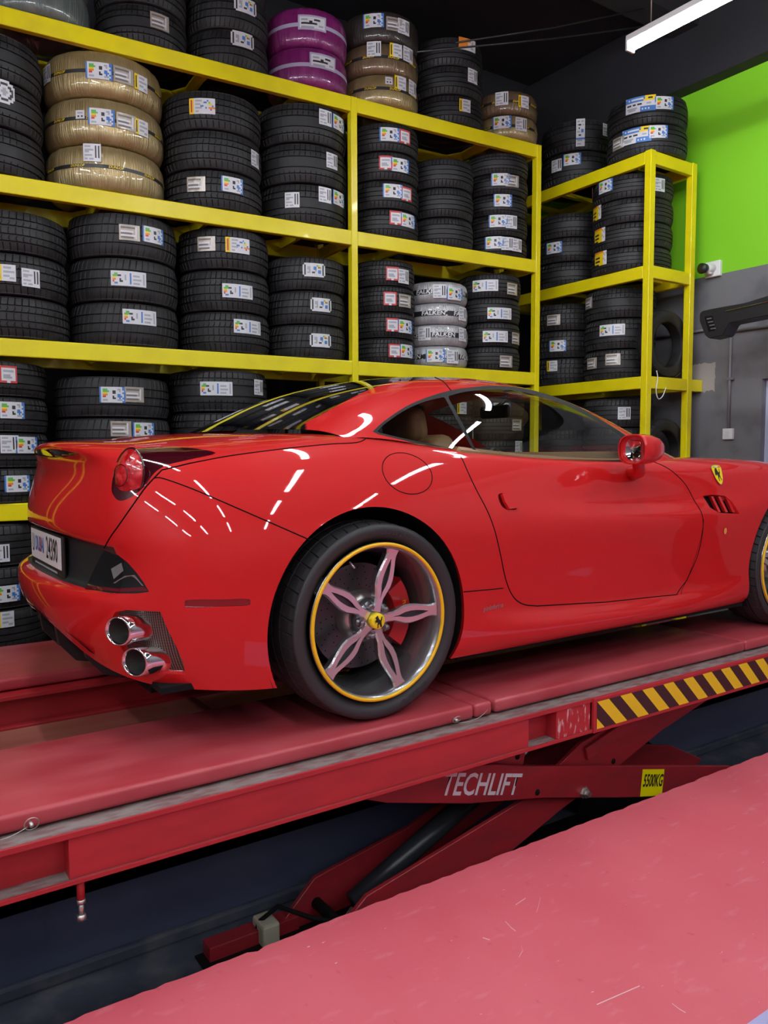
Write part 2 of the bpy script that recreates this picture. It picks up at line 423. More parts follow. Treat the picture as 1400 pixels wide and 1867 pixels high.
# ------------------------------------------------------------------ tyres
def tyre_mesh(R, w, kind=0, seed=0, npitch=54, depth=0.010, rim=0.66, cut=0.10):
    """tyre lying flat, axis Z, base at z=0; ribs and shoulder slits are cut into the tread"""
    rnd = random.Random(seed)
    h = w / 2
    g = {0: (-0.13, 0.13, -0.285, 0.285), 1: (-0.20, 0.0, 0.20), 2: (-0.10, 0.10, -0.26, 0.26), 3: (-0.24, -0.08, 0.08, 0.24)}[kind % 4]
    gw = 0.017 if kind % 2 else 0.022
    def crown(s): return R - 0.016 * abs(s / (0.44)) ** 3.2
    def mp(q): return R * (rim + (q - 0.66) * (1 - rim) / 0.34)
    rings = [(mp(0.66), -0.30, 0, 1), (mp(0.66), -0.37, 0, 1), (mp(0.715), -0.425, 0, 1), (mp(0.80), -0.482, 0, 1), (mp(0.875), -0.490, 0, 1), (mp(0.925), -0.478, 0, 1), (mp(0.958), -0.455, 0, 1)]
    tr = [-0.438, -0.415, -0.36]
    gs = sorted(g)
    cuts = []
    for c in gs: cuts += [(c - gw, 0), (c - gw * 0.7, 1), (c + gw * 0.7, 1), (c + gw, 0)]
    for s in tr: rings.append((crown(s), s, 0.75, 0))
    prev = -0.36
    for s, dp in cuts:
        zone = 1.0 if abs(s) > 0.25 else {0: 0.0, 1: 0.30, 2: 0.5, 3: 0.1}[kind]
        if dp == 0 and s - prev > 0.06: rings.append((crown((s + prev) / 2), (s + prev) / 2, zone if kind != 0 else zone * 0.6, 0))
        rings.append((crown(s) - dp * depth, s, 0 if dp else zone, 0)); prev = s
    for s in tr[::-1]: rings.append((crown(-s), -s, 0.75, 0))
    rings += [(a, -b, c, d) for a, b, c, d in rings[:7][::-1]]
    slant = {0: 0.16, 1: 0.5, 2: 0.34, 3: 0.22}[kind % 4]
    cols = []
    for i in range(npitch): cols += [(i + 0.0, 0), (i + 1 - 2 * cut, 0), (i + 1 - cut, 1)]
    k = len(rings); v = []; f = []; sm = []
    for (a, cut) in cols:
        for (r, s, zone, side) in rings:
            sh = abs(s) if kind % 2 == 0 else s
            off = slant * (sh - 0.2) * 6 if not side else slant * ((0.42 if kind % 2 == 0 else math.copysign(0.42, s)) - 0.2) * 6
            if kind == 2 and abs(s) < 0.2: off += 0.35 * math.sin(s * 40)
            an = 2 * PI * (a + off * 0.35) / npitch
            rr = r - (depth * 0.75 * zone if cut else 0)
            v.append((rr * math.cos(an), rr * math.sin(an), h + s * w))
    nc = len(cols)
    for j in range(nc):
        for i in range(k - 1):
            a0 = j * k + i; b0 = ((j + 1) % nc) * k + i
            f.append((a0, b0, b0 + 1, a0 + 1)); sm.append(bool(rings[i][3] and rings[i + 1][3]))
        # inner closing band
        f.append((j * k, j * k + k - 1, ((j + 1) % nc) * k + k - 1, ((j + 1) % nc) * k)); sm.append(True)
    me = bpy.data.meshes.new('tyre')
    me.from_pydata(v, [], f)
    me.polygons.foreach_set('use_smooth', sm)
    me.update()
    return me
def wrapped_mesh(R, w, seed):
    rnd = random.Random(seed)
    h = w / 2; n = 96; prof = []
    for i in range(25):
        a = -PI * 0.5 + PI * i / 24
        c, s = math.cos(a), math.sin(a)
        r = R * 0.80 + R * 0.20 * abs(c) ** 0.62
        prof.append((r, math.copysign(abs(s) ** 0.75, s) * 0.493 * w))
    prof = [(0.62 * R, -0.46 * w)] + prof + [(0.62 * R, 0.46 * w)]
    v = []; f = []; k = len(prof)
    for j in range(n):
        an = 2 * PI * j / n; wob = rnd.uniform(-0.0025, 0.0025)
        for (r, s) in prof:
            rr = r + (wob if abs(s) > 0.1 * w else wob * 0.2)
            v.append((rr * math.cos(an), rr * math.sin(an), h + s))
    for j in range(n):
        for i in range(k):
            a0 = j * k + i; b0 = ((j + 1) % n) * k + i
            a1 = j * k + (i + 1) % k; b1 = ((j + 1) % n) * k + (i + 1) % k
            f.append((a0, b0, b1, a1))
    me = bpy.data.meshes.new('wrapped_tyre'); me.from_pydata(v, [], f)
    me.polygons.foreach_set('use_smooth', [True] * len(f)); me.update()
    return me
CH = {'w': M_PAPER, 'l': M_PTXT, 'k': M_PBLK, 'b': M_PBLU, 'r': M_PRED, 'o': M_PORA, 'y': M_PYEL, 'g': M_PGRN, 's': M_FOIL, 'd': M_FOILD, 'v': M_LAVP, 'n': M_DKFILM}
DESIGN = {
 'E': (0.155, 0.098, ['bwwwwwwwwwwwwwbb', 'bwgggwwwwwwllwbb', 'bwggggwwkkwwlwwb', 'bwyyywwwkkwwwwbb', 'bwooowwwwwwbbwwb', 'bwrrwwwwkwwbbbwb', 'bwwwwwwwkkwwbwbb', 'bwlllwwwwwwlllwb', 'bwwwwwwwwwwwwwbb']),
 'W': (0.105, 0.105, ['wwwwwwwwwwww', 'wllllwwwkwkw', 'wwwwwwwwkwkw', 'wllllllwkwkw', 'wlllwwwwkwkw', 'wwwwwwwwkwkw', 'wlllllwwkwkw', 'wwwwwwwwkwkw', 'wllwlllwwwww', 'wwwwwwwwwwww']),
 'S': (0.125, 0.095, ['sssssssssssss', 'sdddddddddwss', 'sssssssssswss', 'swwwwwwwwswss', 'sdddddddssWss'.replace('W', 'w'), 'swwwwwwwwwwss', 'sddddddddswss', 'sssssssssssss']),
 'C': (0.165, 0.095, ['.wwwwwwwwwwwww.', 'wkwwwwwwwgywwkw', 'wkwllwwbbwrgwkw', 'wkwllwwbbwwwwkw', 'wkwwlwwwlwbbwkw', 'wkwllwkkwwbbwkw', 'wkwwwwwwwwwwwkw', '.wwwwwwwwwwwww.']),
 'P': (0.20, 0.10, ['vvvvvvvvvvvvvvvvvv', 'vwwwwwwwwwwwwwwwwv', 'vwllllwwwwkkkkwwwv', 'vwwwwwwkkwwwwwwwwv', 'vwkkkkkkkkkkwwwwwv', 'vwwwwwwwwwwwwlllwv', 'vwllllllllwwwwwwwv', 'vvvvvvvvvvvvvvvvvv']),
 'V': (0.10, 0.095, ['yyywwwwwwwww', 'ykywlllllwww', 'ykywwwwwwwww', 'ykywlllllllw', 'ykywwwwwwwww', 'ykywllllwwww', 'ykywwwwwlllw', 'yyywwwwwwwww']),
 'N': (0.055, 0.05, ['wwwww', 'wlllw', 'wwwww', 'wkwkw', 'wwwww']),
 'O': (0.16, 0.09, ['ooooooowwwww', 'oooooooowlww', 'oooooowwwlww', 'oooooowwwwww', 'oooowwwwllww', 'wwwwwwwwwwww']),
 'Y': (0.17, 0.10, ['yyywwwwwwwwwwwww', 'yryyllllwwwbwwww'.replace('yy', 'yw'), 'yrywwwwwwbbwgwww', 'yrywlllwwwwwyyww', 'yrywwwwbbwwwwwbw', 'yrywllllwwbwoooo', 'yrywwwwwwwwwwrww', 'yrywllwwwwwwwwww', 'yyywwwwwwwwwwwww']),
 'R': (0.10, 0.10, ['rrrrrrrrrr', 'rwwwwwwwwr', 'rwllllllwr', 'rwwwwwwwwr', 'rwllllwwwr', 'rwlllllwwr', 'rwwwwwwwwr', 'rrrrwwrrrr']),
 'J': (0.215, 0.092, ['wwwwwwwwwwwwwwwwwwwww', 'wwggwwwwwwwbwwwwwwwlw', 'wgggkkwwlwwbwllllwwlw', 'wyywwwwwlwwbwwwwwwwlw', 'woowwkwwlwwbwlllllwlw', 'wrwwwkkwwwwbwwwwwwwlw', 'wwbbwwwwwwwbwllllwwlw', 'wwwwwwwwwwwwwwwwwwwww']),
 'G': (0.15, 0.115, ['ooooooooowww', 'oyyyyyyyyowl', 'yyyyyyyyywlw', 'ykkkkkyyywww', 'yyyyyyyyylww', 'ykkkkkyyywlw', 'yyyyyyyyywww', 'kkkkkyyyywww']),
 'L': (0.235, 0.12, ['vbbbbbbbbbbbbyyyyyyy', 'bbwbwwwwwwwwbyykkkyy', 'bbbbbbbbbbbbyyyyyyyy', 'wwwwwwwwwwwwwwwwwwww', 'wkkkwkkwkkkwwwlllwww', 'wwwwwwwwwwwwwwwwwwww', 'wlllllllwwbbbbbbbbbb', 'wwlllllwwwbwbwbwbbbb', 'wwwwwwwwwwbbbbbbbbbb']),
 'K': (0.075, 0.235, ['wwwwwww', 'wllwllw', 'wwwwwww', 'wlkkwlw', 'wwwwwww', 'wwkwwww', 'wwwwbbw', 'wllwbbw', 'wwwwwww', 'wwkkwww', 'wwwwwww', 'bbbbbbb', 'wllllww', 'wwwwwww', 'wlllwww', 'wwwwwww']),
 'D': (0.12, 0.13, ['...wwwwww...', '.wwwkkkkwww.', 'wwkkwwwwkkww', 'wkkwwllwwkkw', 'wkwwllllwwkw', 'wkkwwllwwkkw', 'wwkkwwwwkkww', '.wwwkkkkwww.', '...wwwwww...']),
}
_stick = {}
def sticker_mesh(d, R):
    key = (d, round(R, 3))
    if key in _stick: return _stick[key]
    w, h, rows = DESIGN[d]
    nr, nc = len(rows), max(len(r) for r in rows)
    v = []; f = []; mi = []; used = []
    for r in range(nr + 1):
        for c in range(nc + 1):
            a = -PI / 2 * 0 + (c / nc - 0.5) * w / R
            rr = R + 0.0022 + 0.0006 * math.sin(c * 1.1 + r * 0.7)
            v.append((rr * math.cos(a), rr * math.sin(a), h * (0.5 - r / nr)))
    for r in range(nr):
        row = rows[r].ljust(nc, 'w')
        for c in range(nc):
            if row[c] == '.': continue
            m = CH[row[c]]
            if m not in used: used.append(m)
            a = r * (nc + 1) + c
            f.append((a, a + nc + 1, a + nc + 2, a + 1)); mi.append(used.index(m))
    me = bpy.data.meshes.new('paper_label'); me.from_pydata(v, [], f)
    for m in used: me.materials.append(m)
    me.polygons.foreach_set('material_index', mi); me.update()
    _stick[key] = me
    return me
def bent_text(s, size, R, z0, sx=1.0, shear=0.0, spacing=1.0):
    me = text_mesh(s, size, 0.0, shear, sx, size * 0.02, spacing)
    for vt in me.vertices:
        a = vt.co.x / R
        vt.co = Vector((R * math.cos(a), R * math.sin(a), z0 + vt.co.y))
    return me
_bt = {}
def band_text(tyre_obj, s, size, R, z0, ang, m, sx=1.0, shear=0.0):
    key = (s, round(size, 3), round(R, 3), round(z0, 3))
    if key not in _bt:
        _bt[key] = bent_text(s, size, R, z0, sx, shear); _bt[key].materials.append(m)
    o = link('lettering', _bt[key], tyre_obj); o.rotation_euler = (0, 0, ang)
    return o

STACKS = {
    'T1': (-0.425, 2.203, 0.310, 0.235, 2, 3.510, []),
    'T2': (0.215, 2.166, 0.290, 0.240, 2, 3.510, [(0, -84.2, 0.61, 'S')]),
    'T3': (0.795, 2.122, 0.280, 0.235, 3, 3.510, [(1, -86.6, 0.69, 'C'), (0, -91.2, 0.74, 'C')]),
    'T4': (1.400, 2.082, 0.295, 0.267, 2, 3.510, [(1, -110.1, 0.55, 'P'), (0, -95.1, 0.62, 'P')]),
    'T5': (2.018, 2.051, 0.300, 0.225, 3, 3.510, [(2, -132.1, 0.62, 'E'), (2, -102.4, 0.54, 'S'), (2, -87.2, 0.54, 'W'), (1, -130.8, 0.76, 'W'), (1, -99.2, 0.74, 'V'), (1, -77.6, 0.8, 'W'), (0, -110.0, 0.74, 'N'), (0, -92.1, 0.74, 'V'), (0, -67.1, 0.81, 'W')]),
    'T6': (2.645, 2.005, 0.290, 0.216, 3, 3.510, [(2, -93.9, 0.8, 'O'), (1, -83.6, 0.95, 'W'), (0, -99.5, 0.62, 'V')]),
    'T7': (3.236, 1.951, 0.270, 0.191, 2, 3.510, [(1, -138.3, 0.62, 'W'), (1, -98.8, 0.52, 'V'), (0, -138.1, 0.65, 'E'), (0, -103.9, 0.58, 'W')]),
    '2a': (-0.744, 2.256, 0.344, 0.265, 3, 2.565, [(1, -77.1, 0.87, 'D')]),
    '2b': (-0.018, 2.244, 0.367, 0.280, 3, 2.565, [(2, -168.9, 0.58, 'W'), (2, -108.9, 0.51, 'E'), (2, -86.3, 0.51, 'S'), (2, -68.0, 0.48, 'V'), (1, -127.5, 0.57, 'N'), (1, -108.2, 0.54, 'E'), (1, -84.9, 0.53, 'S'), (1, -68.8, 0.51, 'V'), (0, -117.1, 0.77, 'W')]),
    '2c': (0.695, 2.173, 0.338, 0.253, 3, 2.565, [(2, -122.5, 0.55, 'Y'), (1, -54.3, 0.52, 'W'), (0, -130.9, 0.59, 'S'), (0, -89.9, 0.64, 'E')]),
    '2d': (1.374, 2.124, 0.328, 0.277, 3, 2.565, [(2, -87.1, 0.67, 'W'), (2, -62.9, 0.67, 'E'), (1, -77.4, 0.64, 'W'), (0, -130.1, 0.56, 'W'), (0, -88.0, 0.75, 'W'), (0, -62.8, 0.77, 'E')]),
    '2e': (2.040, 2.035, 0.274, 0.208, 4, 2.565, [(3, -113.4, 0.55, 'E'), (3, -86.9, 0.55, 'R'), (2, -120.1, 0.57, 'R'), (2, -96.0, 0.53, 'E'), (1, -108.6, 0.6, 'E'), (1, -83.8, 0.56, 'R'), (0, -103.5, 0.66, 'R'), (0, -79.2, 0.64, 'E')]),
    '2f': (2.587, 2.002, 0.261, 0.227, 3, 2.565, []),
    '2g': (3.167, 1.980, 0.265, 0.166, 5, 2.565, [(3, -124.2, 0.67, 'E'), (3, -102.2, 0.63, 'S'), (2, -119.4, 0.75, 'E'), (1, -128.2, 0.73, 'E'), (1, -103.6, 0.68, 'W'), (0, -134.2, 0.64, 'E'), (0, -110.3, 0.59, 'W'), (0, -89.7, 0.57, 'W')]),
    '3a': (-0.627, 2.249, 0.341, 0.248, 3, 1.625, [(1, -101.1, 0.5, 'V'), (1, -78.9, 0.44, 'W')]),
    '3b': (0.073, 2.219, 0.345, 0.275, 3, 1.625, [(2, -99.2, 0.54, 'S'), (2, -73.2, 0.57, 'E'), (1, -101.5, 0.51, 'J'), (0, -90.6, 0.66, 'J')]),
    '3c': (0.757, 2.159, 0.314, 0.277, 3, 1.625, [(2, -133.4, 0.59, 'S'), (2, -94.6, 0.58, 'Y'), (1, -95.5, 0.49, 'J'), (0, -82.3, 0.65, 'J')]),
    '3d': (1.379, 2.109, 0.298, 0.240, 3, 1.625, [(2, -105.6, 0.58, 'C'), (1, -94.9, 0.58, 'C'), (0, -96.9, 0.53, 'C')]),
    '3e': (2.032, 2.021, 0.243, 0.194, 4, 1.625, [(3, -107.4, 0.45, 'R'), (3, -84.0, 0.39, 'W'), (2, -112.9, 0.49, 'R'), (2, -81.7, 0.45, 'S'), (1, -108.5, 0.49, 'R'), (1, -80.5, 0.46, 'E'), (0, -104.0, 0.5, 'R'), (0, -76.6, 0.51, 'E')]),
    '3f': (2.540, 2.000, 0.253, 0.168, 4, 1.625, [(3, -121.4, 0.5, 'W'), (3, -91.5, 0.42, 'E'), (2, -72.7, 0.54, 'W'), (1, -150.1, 0.56, 'W'), (1, -72.5, 0.57, 'W'), (0, -130.0, 0.52, 'E'), (0, -97.6, 0.48, 'W')]),
    '3g': (3.091, 1.979, 0.265, 0.198, 4, 1.625, [(3, -138.8, 0.49, 'J'), (3, -84.9, 0.39, 'S'), (2, -110.6, 0.35, 'J'), (1, -118.9, 0.4, 'J'), (1, -72.3, 0.38, 'S'), (0, -97.2, 0.38, 'S')]),
    '4a': (-0.777, 2.258, 0.345, 0.211, 4, 0.650, [(3, -77.7, 0.61, 'R'), (2, -75.3, 0.62, 'E'), (1, -78.6, 0.67, 'W'), (1, -60.3, 0.65, 'E'), (0, -72.0, 0.56, 'E')]),
    '4b': (-0.020, 2.234, 0.365, 0.261, 3, 0.650, [(2, -105.4, 0.54, 'E'), (2, -84.2, 0.56, 'S'), (1, -98.5, 0.73, 'S'), (1, -75.1, 0.7, 'E')]),
    '4c': (0.706, 2.172, 0.345, 0.286, 3, 0.650, [(2, -114.2, 0.55, 'J'), (2, -59.0, 0.63, 'W')]),
    '5a': (-0.810, 2.260, 0.345, 0.258, 4, -0.500, [(3, -85.8, 0.33, 'W'), (2, -81.2, 0.38, 'E'), (1, -83.0, 0.9, 'V')]),
    '4d': (1.376, 2.119, 0.314, 0.240, 2, 0.650, []),
    '4e': (2.037, 2.040, 0.281, 0.200, 4, 0.650, [(2, -39.1, 0.25, 'E')]),
    '4f': (2.594, 2.007, 0.264, 0.200, 4, 0.650, [(3, -87.5, 0.09, 'V'), (2, -42.2, 0.05, 'W')]),
    '4g': (3.155, 1.985, 0.265, 0.200, 4, 0.650, [(2, -81.9, 0.64, 'S'), (3, -116.0, 0.31, 'E'), (1, -76.5, 0.72, 'W')]),
    '5b': (-0.055, 2.231, 0.360, 0.250, 4, -0.500, []),
    'R1': (4.140, 1.200, 0.320, 0.230, 2, 3.330, [(1, -151.6, 0.68, 'L'), (1, -118.2, 0.66, 'E'), (0, -156.9, 0.65, 'L'), (0, -126.8, 0.69, 'E'), (0, 173.8, 0.57, 'S')]),
    'R0': (4.170, 1.990, 0.330, 0.270, 2, 3.330, [(1, -133.8, 0.56, 'K'), (1, -88.7, 0.68, 'W'), (0, -145.4, 0.72, 'E'), (0, -170.2, 0.62, 'W')]),
    'R2': (4.150, 1.346, 0.330, 0.196, 4, 2.440, [(3, 131.4, 0.85, 'R'), (3, 176.9, 0.65, 'E'), (3, -101.3, 0.49, 'W'), (2, 156.8, 0.7, 'G'), (1, 165.6, 0.73, 'G'), (0, 170.3, 0.74, 'G')]),
    'R3': (4.160, 2.060, 0.330, 0.215, 3, 2.440, [(1, -161.8, 0.6, 'E')]),
    'R4': (4.150, 1.455, 0.300, 0.257, 3, 1.560, [(2, 158.2, 0.62, 'S'), (1, -153.1, 0.62, 'J'), (0, 170.8, 0.59, 'S'), (0, -149.9, 0.66, 'S')]),
    'R5': (4.160, 2.100, 0.330, 0.245, 3, 1.560, [(2, -156.3, 0.4, 'S'), (1, -148.8, 0.44, 'E'), (0, -157.3, 0.71, 'V')]),
    'R6': (4.150, 1.455, 0.300, 0.248, 3, 0.660, [(2, -131.4, 0.48, 'W')]),
    'R7': (4.160, 2.100, 0.330, 0.250, 2, 0.660, []),
}
# appearance of every stack: kind ('t<pattern>' bare tyre, else film colours bottom to top) and where it stands
LOOK = {
 'T1': ('q', 'pale green film-wrapped tyre', 'top shelf, farthest from the middle post'),
 'T2': ('t0', 'black tyre', 'top shelf, next to the pale green wrapped stack'),
 'T3': ('t1', 'black tyre with rounded white label', 'top shelf, beside the purple wrapped tyres'),
 'T4': ('pp', 'purple film-wrapped tyre', 'top shelf'),
 'T5': ('gbd', None, 'top shelf, beside the purple tyres'),
 'T6': ('t3', 'dark black tyre', 'top shelf, between bronze and small gold wrapped tyres'),
 'T7': ('gb', None, 'top shelf, at the corner end post'),
 '2a': ('t0', 'black tyre', 'second shelf, stack beyond the gold wrapped tyres'),
 '2b': ('ggg', 'gold film-wrapped tyre with black band', 'second shelf, stack of three'),
 '2c': ('t2', 'black tyre', 'second shelf, stack touching the gold wrapped tyres'),
 '2d': ('t0', 'black tyre', 'second shelf, long bay, stack against the middle post'),
 '2e': ('t3', 'black tyre with two labels', 'second shelf, short bay, beside middle post'),
 '2f': ('t3', 'unlabelled black tyre', 'second shelf, short bay, middle stack'),
 '2g': ('t0', 'narrow black tyre', 'second shelf, five-high stack at the end post'),
 '3a': ('t2', 'black all-terrain tyre', 'third shelf, stack farthest from the middle post'),
 '3b': ('t1', 'black tyre', 'third shelf, stack under the gold wrapped tyres'),
 '3c': ('t2', 'black tyre', 'third shelf, second stack from the middle post'),
 '3d': ('t1', 'black tyre with rounded white label', 'third shelf, stack against the middle post'),
 '3e': ('t2', 'black tyre with red edged label', 'third shelf, stack touching silver wrapped tyres'),
 '3f': ('ssss', 'silver film-wrapped tyre with black band', 'third shelf, stack of four'),
 '3g': ('t3', 'black tyre', 'third shelf, stack between silver tyres and the end post'),
 '4a': ('t0', 'black tyre', 'lowest shelf, four-high stack behind the boot lip'),
 '4b': ('t1', 'black tyre with zigzag tread', 'lowest shelf, stack behind the boot lid'),
 '4c': ('t0', 'black tyre', 'lowest shelf, stack behind the black rear window'),
 '4d': ('t1', 'black tyre', 'lowest shelf, low stack at the middle post'),
 '4e': ('t3', 'black tyre', 'lowest shelf, short bay, stack beside the middle post'),
 '4f': ('t2', 'black tyre', 'lowest shelf, short bay, middle stack'),
 '4g': ('t3', 'black tyre', 'lowest shelf, stack at the end post'),
 '5a': ('t3', 'black tyre', 'floor stack behind the rear bumper'),
 '5b': ('t0', 'black tyre', 'floor stack beyond the plain lift platform'),
 'R1': ('t0', 'black tyre with blue and yellow label', 'top of the wall rack'),
 'R0': ('t0', 'dark black tyre', 'top of the wall rack, in the room corner'),
 'R2': ('t3', 'black tyre', 'wall rack upper shelf, stack by the corner post'),
 'R3': ('t0', 'black tyre', 'wall rack upper shelf, stack deep in the corner'),
 'R4': ('t0', 'black tyre', 'wall rack middle shelf, stack by the corner post'),
 'R5': ('t2', 'black tyre', 'wall rack middle shelf, stack deep in the corner'),
 'R6': ('t3', 'black tyre', 'wall rack bottom shelf, behind the door mirror'),
 'R7': ('t0', 'black tyre', 'wall rack bottom shelf, stack deep in the corner'),
}
FILM = {'g': (M_GOLD, 'gold film-wrapped tyre with black band'), 'b': (M_BRONZE, 'bronze film-wrapped tyre with black band'), 'd': (M_DKFILM, 'dark brown film-wrapped tyre'),
        'p': (M_PURPLE, 'purple film-wrapped tyre'), 's': (M_SILVER, 'silver film-wrapped tyre with black band'), 'q': (M_PALEG, 'pale green film-wrapped tyre')}
WORDS = {1: ['only one'], 2: ['lower', 'upper'], 3: ['lowest', 'middle', 'topmost'], 4: ['lowest', 'second lowest', 'second highest', 'topmost'],
         5: ['lowest', 'second lowest', 'middle', 'second highest', 'topmost']}
def band(tyre_obj, R, z0, hw, m):
    return lathe('brand_band', [(R + 0.0012, z0 - hw), (R + 0.0015, z0), (R + 0.0012, z0 + hw)], 96, m, tyre_obj)
for key, (sx_, sy_, R, w, cnt, zs, sts) in STACKS.items():
    lk, what, where = LOOK[key]
    bare = lk[0] == 't'
    shared = tyre_mesh(R, w, int(lk[1]), hash(key) % 97 if False else len(key) + int(R * 1000)) if bare else None
    if bare: shared.materials.append(M_RUB)
    rnd = random.Random(int(sx_ * 1000))
    for i in range(cnt):
        wd = WORDS[cnt][i]
        dx, dy = rnd.uniform(-0.003, 0.003), rnd.uniform(-0.003, 0.003)
        if bare:
            t = link('tyre', shared); desc = what; surf = R
        else:
            fm, desc = FILM[lk[min(i, len(lk) - 1)]]
            me = wrapped_mesh(R, w, i + int(sx_ * 100)); me.materials.append(fm)
            t = link('wrapped_tyre', me); surf = R
            h0 = w * 0.5
            if lk[min(i, len(lk) - 1)] in 'gb':
                bd = band(t, R, h0, 0.011, M_PBLK)
                for q in range(10): band_text(bd, 'DUNLOP', 0.02, R + 0.003, h0, q * 2 * PI / 10, M_PYEL, 1.1, 0.2)
            elif lk[0] == 's':
                bd = band(t, R, h0, 0.020, M_PBLK)
                for q in range(6): band_text(bd, 'FALKEN', 0.044, R + 0.003, h0, q * 2 * PI / 6 + 0.35 * i, M_WHITE, 1.25, 0.1)
            elif lk[0] == 'p':
                band(t, R, h0, 0.013, M_LAVP)
        t.location = (sx_ + dx, sy_ + dy, zs + i * w)
        t.rotation_euler = (0, 0, rnd.uniform(0, 6.28))
        tag(t, f'{desc}, {wd}, {where}', 'tyre', 'tyres of the ' + where.split(',')[0])
        for (ii, th, off, d) in sts:
            if ii != i: continue
            o = link('paper_label', sticker_mesh(d, surf + (0.001 if bare else 0.003)), t)
            hh = DESIGN[d][1] / w / 2
            off = min(max(off, hh + 0.03), 0.97 - hh) if hh < 0.45 else 0.5
            o.location = (0, 0, off * w)
            o.rotation_euler = (rnd.uniform(-0.03, 0.03) * 0, 0, math.radians(th) - t.rotation_euler[2])
# tyres standing on edge inside the wall rack
for (y, x, z, R, w, tilt, where) in ((1.05, 4.235, LEV2[2], 0.285, 0.13, 0.0, 'wall rack middle shelf, beside the corner post'), (1.05, 4.235, LEV2[3], 0.285, 0.13, 0.0, 'wall rack bottom shelf, beside the door mirror')):
    me = tyre_mesh(R, w, 0, 5); me.materials.append(M_RUB)
    for v_ in me.vertices: v_.co.z -= w / 2
    t = link('tyre', me)
    t.rotation_euler = (PI / 2 + tilt, 0, 0.0)
    t.location = (x, y + 0.02, z + R)
    tag(t, 'black tyre standing upright on edge, ' + where, 'tyre', 'upright tyres in the wall rack')
    for th, d in ((-50, 'S'), (-25, 'V')):
        o = link('paper_label', sticker_mesh(d, R + 0.001), t); o.rotation_euler = (0, 0, math.radians(th - 30)); o.location = (0, 0, 0)

pts = [at_y(x, y, 0.915) for x, y in ((1197, 676), (1199, 690), (1196, 712), (1200, 727), (1208, 722), (1214, 706))]
tag(tube('cable_tie', [tuple(q) for q in smooth_curve(pts)], 0.004, M_WHITE, None, 6), 'thin white cable loop hanging from the wall rack\'s corner post', 'cable')
# ------------------------------------------------------------------ things on the grey wall
def wall_pt(x, y): 
    p = at_x(x, y, 4.6); return p[1], p[2]
t = thing('security_camera', (4.6, 0.845, 2.47), 'small white camera with a black lens on the green wall edge', 'camera')
box('junction_box', -0.035, 0.0, -0.07, 0.07, -0.06, 0.07, M_WHITE, t, 0.006)
tube('camera_barrel', [(-0.03, 0.0, 0.01), (-0.125, 0.01, 0.0)], 0.036, M_WHITE, t, 20)
tube('lens_hood', [(-0.118, 0.009, 0.001), (-0.165, 0.014, -0.004)], [0.038, 0.044], M_BLACK, t, 20)
tube('bracket', [(-0.035, 0.0, -0.03), (-0.09, 0.0, -0.03)], 0.014, M_WHITE, t)
t = thing('electric_switch', (4.6, 0.67, 1.05), 'white wall switch box at the foot of the grey conduit', 'switch')
box('switch_box', -0.03, 0.0, -0.045, 0.045, 0.0, 0.09, M_WHITE, t, 0.004)
box('rocker', -0.036, -0.03, -0.016, 0.016, 0.022, 0.066, M_PAPER, t, 0.003)
M_COND = mat('conduit_grey', (0.17, 0.17, 0.185), 0.5)
t = thing('conduit', (4.597, 0.67, 1.14), 'grey painted conduit pipe running down the grey wall to the switch', 'pipe')
tube('pipe', [(-0.014, 0, 0), (-0.014, 0, 0.80)], 0.012, M_COND, t)
tube('pipe', [(-0.014, 0, 0.80), (-0.014, -1.9, 0.80)], 0.014, M_COND, t)
tube('pipe', [(-0.014, 0.03, 0.84), (-0.014, 0.9, 0.84)], 0.012, M_COND, t)
lathe('elbow_box', [(0, -0.035), (0.035, -0.035), (0.035, 0.02), (0, 0.02)], 16, M_COND, t, 'Y').location = (-0.037, 0, 0.82)
box('saddle_clip', -0.028, 0, -0.035, 0.02, 0.40, 0.42, M_COND, t, 0.002)
